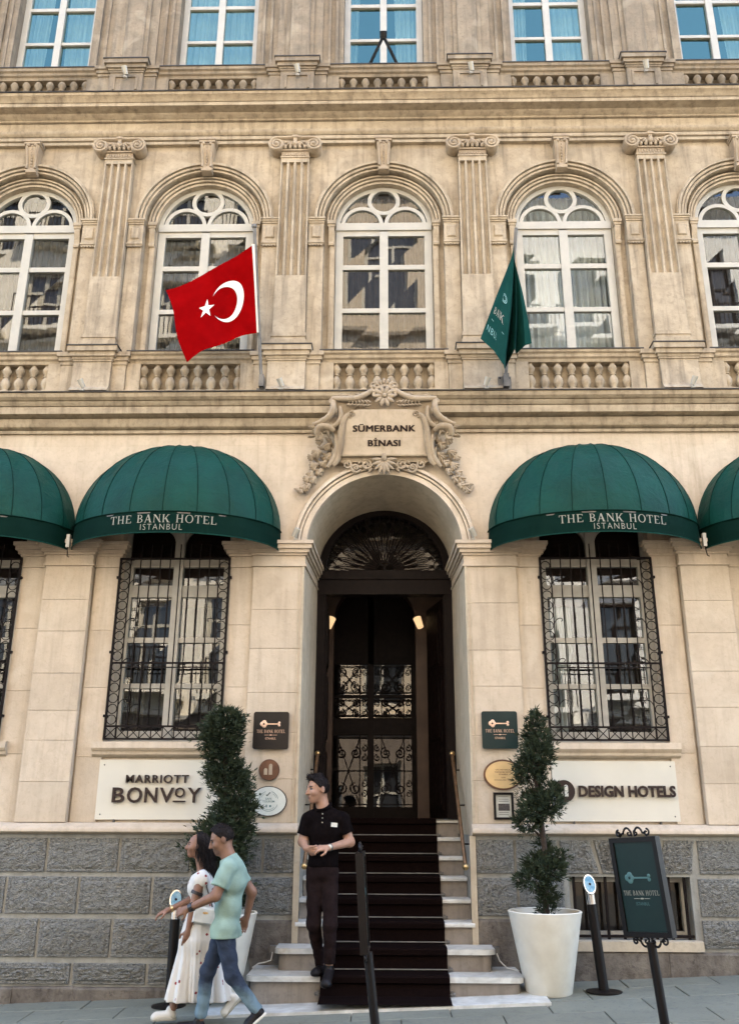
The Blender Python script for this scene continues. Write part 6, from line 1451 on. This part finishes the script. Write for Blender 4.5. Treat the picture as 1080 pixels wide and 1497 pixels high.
# ---- doorman on the lowest step, in a black polo, looking to the left of the picture
def V3(*a): return tuple(a)
dm = thing('person', 'person in black polo shirt and dark trousers standing on the steps', 'person', (-0.55, -0.62, 0.2025))
hc = (-0.608, -0.735, 1.735)
HP, paint, L, rot = head_prims(hc, (-0.86, -0.50, -0.10), k=1.08)
shL, shR = (-0.690, -0.70, 1.475), (-0.385, -0.69, 1.482); elL, elR = (-0.735, -0.70, 1.285), (-0.312, -0.70, 1.285); wrL, wrR = (-0.692, -0.885, 1.238), (-0.492, -0.905, 1.243)
B = HP + [('cap', (-0.578, -0.70, 1.66), (-0.548, -0.695, 1.52), 0.056, 0.064, 0.03), ('ell', (-0.54, -0.69, 1.37), (0.125, 0.080, 0.14)), ('ell', (-0.55, -0.69, 1.16), (0.10, 0.072, 0.14)), ('ell', (-0.555, -0.69, 1.03), (0.10, 0.072, 0.09)),
     ('cap', shL, elL, 0.052, 0.043), ('cap', shR, elR, 0.052, 0.043), ('cap', elL, wrL, 0.041, 0.026), ('cap', elR, wrR, 0.041, 0.026),
     ('cap', (-0.612, -0.69, 0.98), (-0.618, -0.74, 0.61), 0.056, 0.042), ('cap', (-0.618, -0.74, 0.61), (-0.560, -0.58, 0.275), 0.046, 0.032), ('cap', (-0.496, -0.69, 0.98), (-0.472, -0.79, 0.61), 0.056, 0.042), ('cap', (-0.472, -0.79, 0.61), (-0.477, -0.755, 0.29), 0.046, 0.032)]
B += hand_prims(wrL, (0.55, -0.50, -0.10), (0.6, 0.5, 0.3), 0.75, 1.0, -1) + hand_prims(wrR, (-0.80, -0.32, -0.02), (0.25, 0.5, -0.5), 0.6, 1.0, 1)
organic('body', B, 'skin_a', dm, 0.0062, 0.022, paint=paint)
f_, s_, u_ = head_frame((-0.86, -0.50, -0.10))
hr = organic('hair', [('ell', L(-0.010, 0, 0.026), (0.0845, 0.104, 0.102), rot), ('cap', L(0.058, 0.03, 0.098), L(0.062, -0.025, 0.100), 0.024, 0.024, 0.02), ('cap', L(0.045, 0.02, 0.103), L(-0.03, 0, 0.108), 0.030, 0.03, 0.03)], 'hair_black', dm, 0.006, 0.02,
        cuts=[plane_cut(L(0.052, 0, 0.066), f_ * 1.0 - u_ * 0.75), plane_cut(L(-0.05, 0, -0.035), -u_)], disp=lambda G: 0.0022 * np.sin(G[..., 0] * 300) * np.sin(G[..., 2] * 240))
strands(hr, 900, 0.020, lambda n, r: (n * 0.7 + f_ * 0.35 + u_ * 0.35 + Vector((r.gauss(0, .3), r.gauss(0, .3), r.gauss(0, .3)))).normalized(), 0.0014, 2)
shirt = [('ell', (-0.54, -0.692, 1.385), (0.160, 0.110, 0.155)), ('ell', (-0.548, -0.695, 1.20), (0.134, 0.104, 0.17)), ('ell', (-0.553, -0.69, 1.09), (0.140, 0.108, 0.10)), ('cap', (-0.665, -0.70, 1.478), (-0.415, -0.69, 1.482), 0.068, 0.068, 0.04), ('cap', (-0.61, -0.70, 1.525), (-0.49, -0.69, 1.53), 0.056, 0.056, 0.05), ('slv', shL, (-0.728, -0.70, 1.345), 0.070, 0.062, 0.02), ('slv', shR, (-0.335, -0.70, 1.355), 0.070, 0.062, 0.02), ('cap', (-0.552, -0.70, 1.53), (-0.565, -0.70, 1.60), 0.074, 0.070, 0.02)]
dsl, dsr = Vector(elL) - Vector(shL), Vector(elR) - Vector(shR)
sh = organic('polo_shirt', shirt, 'polo_black', dm, 0.007, 0.03, cuts=[below(1.075), plane_cut((-0.565, -0.70, 1.598), (-0.30, -0.45, 1))], disp=folds(0.005, 34, 15))
for z in (1.525, 1.49, 1.452): MB().ell((-0.556, -0.800 - (1.525 - z) * 0.20, z), (0.006, 0.005, 0.006), 8, 6).build('button', 'pale_print', sh)
b = MB().box(-0.030, 0.030, -0.003, 0.003, -0.018, 0.018); b.xform(Matrix.Translation((-0.450, -0.802, 1.432)) @ Matrix.Rotation(R(28), 4, 'Z') @ Matrix.Rotation(R(4), 4, 'Y')); b.build('name_badge', 'sign_white', dm)
MB().tube([(-0.562 + 0.074 * math.cos(a), -0.70 + 0.076 * math.sin(a), 1.588 + 0.020 * math.cos(a) + 0.028 * math.sin(a)) for a in [2 * math.pi * i / 20 for i in range(21)]], 0.013, 6).build('collar', 'polo_black', sh, smooth=60)
tr_ = [('ell', (-0.556, -0.69, 1.04), (0.144, 0.110, 0.12)), ('cap', (-0.618, -0.69, 0.97), (-0.618, -0.738, 0.61), 0.084, 0.060), ('cap', (-0.618, -0.738, 0.61), (-0.560, -0.58, 0.26), 0.058, 0.042), ('cap', (-0.492, -0.69, 0.97), (-0.472, -0.788, 0.61), 0.084, 0.060), ('cap', (-0.472, -0.788, 0.61), (-0.477, -0.757, 0.28), 0.060, 0.047)]
organic('trousers', tr_, 'trouser_brown', dm, 0.008, 0.025, cuts=[above(1.105), lambda G: np.where(G[..., 0] < -0.535, 0.245 - G[..., 2], 0.305 - G[..., 2])], disp=folds(0.006, 34, 13, 1.0))
shoe('shoe', (-0.545, -0.52, 0.206), (-0.600, -0.775, 0.206), 0.092, 'shoe_black', dm); shoe('shoe', (-0.470, -0.685, 0.232), (-0.496, -0.945, 0.135), 0.092, 'shoe_black', dm)
w0 = Vector(wrR) + (Vector(elR) - Vector(wrR)).normalized() * 0.02
t_ = MB().lathe([(0.029, -0.009), (0.031, -0.009), (0.031, 0.009), (0.029, 0.009)], 0, 0, 0, 18); t_.xform(Matrix.Translation(w0) @ (Vector(elR) - Vector(wrR)).to_track_quat('Z', 'Y').to_matrix().to_4x4()); wt = t_.build('wristwatch', 'galvanised', dm, smooth=50)
MB().ell(w0 + Vector((0.0, -0.030, 0.006)), (0.019, 0.007, 0.019), 14, 6).build('watch_face', 'sign_white', wt)

# ---- man in mint t-shirt walking to the left
mn = thing('person', 'person in mint green t-shirt and faded blue jeans walking left, looking down', 'person', (-1.2, -1.55, -0.05))
hc = (-1.318, -1.55, 1.318)
HP, paint, L, rot = head_prims(hc, (-0.93, -0.20, -0.36), k=1.0)
shN, elN, wrN = (-1.232, -1.69, 1.115), (-1.312, -1.735, 0.915), (-1.535, -1.66, 0.815); shF, elF, wrF = (-1.225, -1.41, 1.11), (-1.085, -1.36, 0.915), (-1.12, -1.33, 0.73)
hipN, knN, anN = (-1.255, -1.61, 0.66), (-1.172, -1.63, 0.345), (-0.952, -1.60, 0.075); hipF, knF, anF = (-1.262, -1.49, 0.66), (-1.385, -1.50, 0.345), (-1.418, -1.50, 0.03)
B = HP + [('cap', (-1.285, -1.55, 1.255), (-1.240, -1.55, 1.15), 0.056, 0.064, 0.03), ('ell', (-1.215, -1.55, 1.02), (0.085, 0.13, 0.14)), ('ell', (-1.235, -1.55, 0.82), (0.068, 0.10, 0.14)), ('ell', (-1.250, -1.55, 0.69), (0.070, 0.11, 0.09)), ('cap', shN, elN, 0.050, 0.041), ('cap', elN, wrN, 0.040, 0.026), ('cap', shF, elF, 0.048, 0.040), ('cap', elF, wrF, 0.039, 0.026),
     ('cap', hipN, knN, 0.055, 0.042), ('cap', knN, anN, 0.043, 0.032), ('cap', hipF, knF, 0.055, 0.042), ('cap', knF, anF, 0.043, 0.032)]
B += hand_prims(wrN, (-0.86, 0.10, -0.28), (0.1, 0.85, -0.45), 0.9, 0.95, 1) + hand_prims(wrF, (-0.3, 0.1, -0.9), (0, -1, 0), 0.5, 0.95, 1)
organic('body', B, 'skin_b', mn, 0.0062, 0.022, paint=paint + [('stubble', L(0.055, 0, -0.072), (0.045, 0.05, 0.028))])
f_, s_, u_ = head_frame((-0.93, -0.20, -0.36))
hr = organic('hair', [('ell', L(-0.010, 0, 0.025), (0.0775, 0.0965, 0.094), rot), ('cap', L(0.050, 0.02, 0.090), L(-0.01, 0, 0.100), 0.026, 0.030, 0.03)], 'hair_black', mn, 0.006, 0.02, cuts=[plane_cut(L(0.042, 0, 0.066), f_ - u_ * 0.70), plane_cut(L(-0.05, 0, -0.02), -u_)], disp=lambda G: 0.002 * np.sin(G[..., 0] * 300) * np.sin(G[..., 2] * 240))
strands(hr, 900, 0.014, lambda n, r: (n * 0.8 + u_ * 0.3 + Vector((r.gauss(0, .35), r.gauss(0, .35), r.gauss(0, .35)))).normalized(), 0.0013, 3)
tee = [('ell', (-1.215, -1.55, 1.03), (0.118, 0.160, 0.165)), ('ell', (-1.238, -1.55, 0.83), (0.104, 0.142, 0.17)), ('cap', (-1.252, -1.60, 0.66), (-1.252, -1.50, 0.66), 0.112, 0.112), ('cap', (-1.250, -1.60, 0.57), (-1.250, -1.50, 0.57), 0.118, 0.118), ('cap', (-1.228, -1.66, 1.130), (-1.228, -1.44, 1.130), 0.058, 0.058, 0.04), ('slv', shN, (-1.290, -1.722, 0.975), 0.068, 0.068, 0.02), ('slv', shF, (-1.145, -1.385, 0.985), 0.064, 0.064, 0.02), ('cap', (-1.238, -1.55, 1.13), (-1.255, -1.55, 1.19), 0.076, 0.066, 0.03)]
organic('t_shirt', tee, 'tee_mint', mn, 0.007, 0.03, cuts=[below(0.602), plane_cut((-1.262, -1.55, 1.192), (-0.5, 0, 1))], disp=folds(0.007, 24, 13, 2.0))
organic('jeans', [('ell', (-1.252, -1.55, 0.65), (0.096, 0.130, 0.10)), ('cap', hipN, knN, 0.080, 0.058), ('cap', knN, (-0.975, -1.602, 0.105), 0.056, 0.045), ('cap', hipF, knF, 0.080, 0.058), ('cap', knF, (-1.415, -1.50, 0.06), 0.056, 0.047)], 'denim', mn, 0.0075, 0.02, cuts=[above(0.69), below(0.022), plane_cut((-0.968, -1.60, 0.092), (0.6, 0.1, -0.75))], disp=folds(0.006, 44, 19, 0.4))
shoe('shoe', (-0.905, -1.592, 0.075), (-1.045, -1.62, -0.035), 0.090, 'shoe_black', mn, 'shoe_white'); shoe('shoe', (-1.385, -1.50, -0.065), (-1.625, -1.51, -0.065), 0.090, 'shoe_black', mn, 'shoe_white')
def band(name, at_, d, r, hh, mat_, par):
    t_ = MB().lathe([(r, -hh), (r + 0.004, -hh), (r + 0.004, hh), (r, hh)], 0, 0, 0, 18); t_.xform(Matrix.Translation(at_) @ Vector(d).to_track_quat('Z', 'Y').to_matrix().to_4x4()); return t_.build(name, mat_, par, smooth=50)
dN = Vector(elN) - Vector(wrN); band('wristwatch', Vector(wrN) + dN.normalized() * 0.03, dN, 0.030, 0.017, 'watch_dark', mn)
MB().box(-1.365, -1.335, -1.632, -1.628, 0.628, 0.646).build('hem_label', 'sign_white', mn)

# ---- woman in white printed dress walking ahead of him
wm = thing('person', 'person with long dark hair in white dress with red print, walking left', 'person', (-1.55, -1.2, -0.05))
hc = (-1.585, -1.20, 1.262)
HP, paint, L, rot = head_prims(hc, (-0.98, -0.18, 0.03), k=0.88)
shN, elN, wrN = (-1.515, -1.315, 1.015), (-1.560, -1.345, 0.80), (-1.592, -1.335, 0.625); shF, elF, wrF = (-1.53, -1.10, 1.02), (-1.62, -1.13, 0.835), (-1.785, -1.24, 0.765)
B = HP + [('cap', (-1.560, -1.20, 1.19), (-1.525, -1.20, 1.06), 0.040, 0.048, 0.03), ('ell', (-1.52, -1.20, 0.95), (0.085, 0.125, 0.13)), ('ell', (-1.515, -1.20, 0.78), (0.080, 0.11, 0.12)), ('ell', (-1.51, -1.20, 0.66), (0.10, 0.14, 0.12)), ('cap', shN, elN, 0.042, 0.034), ('cap', elN, wrN, 0.033, 0.021), ('cap', shF, elF, 0.040, 0.034), ('cap', elF, wrF, 0.033, 0.021),
     ('cap', (-1.52, -1.14, 0.6), (-1.66, -1.15, 0.32), 0.075, 0.05), ('cap', (-1.66, -1.15, 0.32), (-1.712, -1.16, 0.03), 0.047, 0.030), ('cap', (-1.50, -1.26, 0.6), (-1.42, -1.24, 0.33), 0.075, 0.05), ('cap', (-1.42, -1.24, 0.33), (-1.228, -1.20, 0.09), 0.047, 0.030)]
B += hand_prims(wrN, (-0.12, 0.0, -1.0), (-0.2, 0.9, 0), 0.45, 0.9, -1) + hand_prims(wrF, (-0.92, -0.1, -0.36), (0.0, 0.2, -1), 0.55, 0.9, 1, 0.18)
organic('body', B, 'skin_c', wm, 0.0062, 0.02, paint=paint)
f_, s_, u_ = head_frame((-0.98, -0.18, 0.03))
hr = organic('hair', [('ell', L(-0.022, 0, 0.040), (0.074, 0.088, 0.078), rot), ('ell', L(-0.055, 0, -0.04), (0.075, 0.062, 0.10), rot), ('cap', L(-0.065, 0, -0.02), L(-0.105, 0.01, -0.27), 0.072, 0.062, 0.04), ('cap', L(-0.05, -0.045, -0.05), L(-0.085, -0.06, -0.25), 0.035, 0.03, 0.03), ('cap', L(-0.11, 0.03, -0.12), L(-0.125, 0.03, -0.31), 0.05, 0.035, 0.03)], 'hair_black', wm, 0.0065, 0.02,
        cuts=[plane_cut(L(0.048, 0, 0.06), f_ - u_ * 0.55), plane_cut(L(0.004, 0, 0.0), f_ * 1.0 - u_ * 0.12)], disp=lambda G: 0.003 * np.sin(G[..., 0] * 150 + G[..., 1] * 90))
strands(hr, 1500, 0.09, lambda n, r: (Vector((0.15, 0, -1)) + n * 0.18 + Vector((r.gauss(0, .12), r.gauss(0, .12), 0))).normalized(), 0.0018, 4)
def pleats(G):
    a = np.arctan2(G[..., 1] + 1.20, G[..., 0] + 1.51); d = np.clip((0.72 - G[..., 2]) / 0.6, 0, 1); return 0.016 * d * np.sin(a * 13 + 3 * np.sin(a * 2)) + 0.006 * d * np.sin(a * 29 + 1)
dress = [('ell', (-1.53, -1.20, 0.955), (0.105, 0.138, 0.125)), ('ell', (-1.58, -1.20, 0.93), (0.062, 0.10, 0.07)), ('ell', (-1.515, -1.20, 0.82), (0.092, 0.122, 0.12)), ('cap', (-1.520, -1.29, 1.030), (-1.520, -1.11, 1.030), 0.052, 0.052, 0.03), ('ell', (-1.512, -1.325, 0.998), (0.066, 0.040, 0.058)), ('ell', (-1.525, -1.09, 1.0), (0.06, 0.036, 0.052)), ('cap', (-1.51, -1.20, 0.73), (-1.512, -1.20, 0.55), 0.118, 0.165, 0.03),
         ('cap', (-1.52, -1.20, 0.62), (-1.615, -1.20, 0.06), 0.130, 0.150, 0.04), ('cap', (-1.50, -1.20, 0.62), (-1.370, -1.19, 0.08), 0.125, 0.140, 0.05)]
organic('dress', dress, 'dress_print', wm, 0.008, 0.03, cuts=[below(0.098), plane_cut((-1.55, -1.2, 1.065), (-0.5, 0, 1)), lambda G: np.where(np.abs(G[..., 1] + 1.20) > 0.135, np.where(G[..., 2] > 0.85, 0.952 - G[..., 2], -1), -1)], disp=pleats)
shoe('shoe', (-1.680, -1.16, -0.052), (-1.885, -1.165, -0.058), 0.085, 'shoe_white', wm, 'pale_print'); shoe('shoe', (-1.150, -1.195, 0.115), (-1.285, -1.215, -0.035), 0.085, 'shoe_white', wm, 'pale_print')
band('arm_strap', Vector(shN).lerp(Vector(elN), 0.52), (0.35, 0.1, 0.94), 0.046, 0.013, 'strap_brown', wm); band('bracelet', Vector(wrF) + Vector((0.02, 0.012, 0.008)), Vector(elF) - Vector(wrF), 0.024, 0.010, 'brass', wm)
bag = MB().cbox(-0.095, 0.095, -0.03, 0.03, -0.07, 0.055, 0.012); bag.xform(Matrix.Translation((-1.455, -1.355, 0.745)) @ Matrix.Rotation(R(8), 4, 'Y')); bg_ = bag.build('shoulder_bag', 'bag_white', wm)
MB().tube([(-1.40, -1.355, 0.80), (-1.46, -1.34, 0.95), (-1.50, -1.30, 1.07)], 0.006, 6).build('bag_strap', 'strap_brown', bg_)
MB().box(-1.470, -1.430, -1.389, -1.385, 0.752, 0.766).build('bag_clasp', 'brass', bg_)
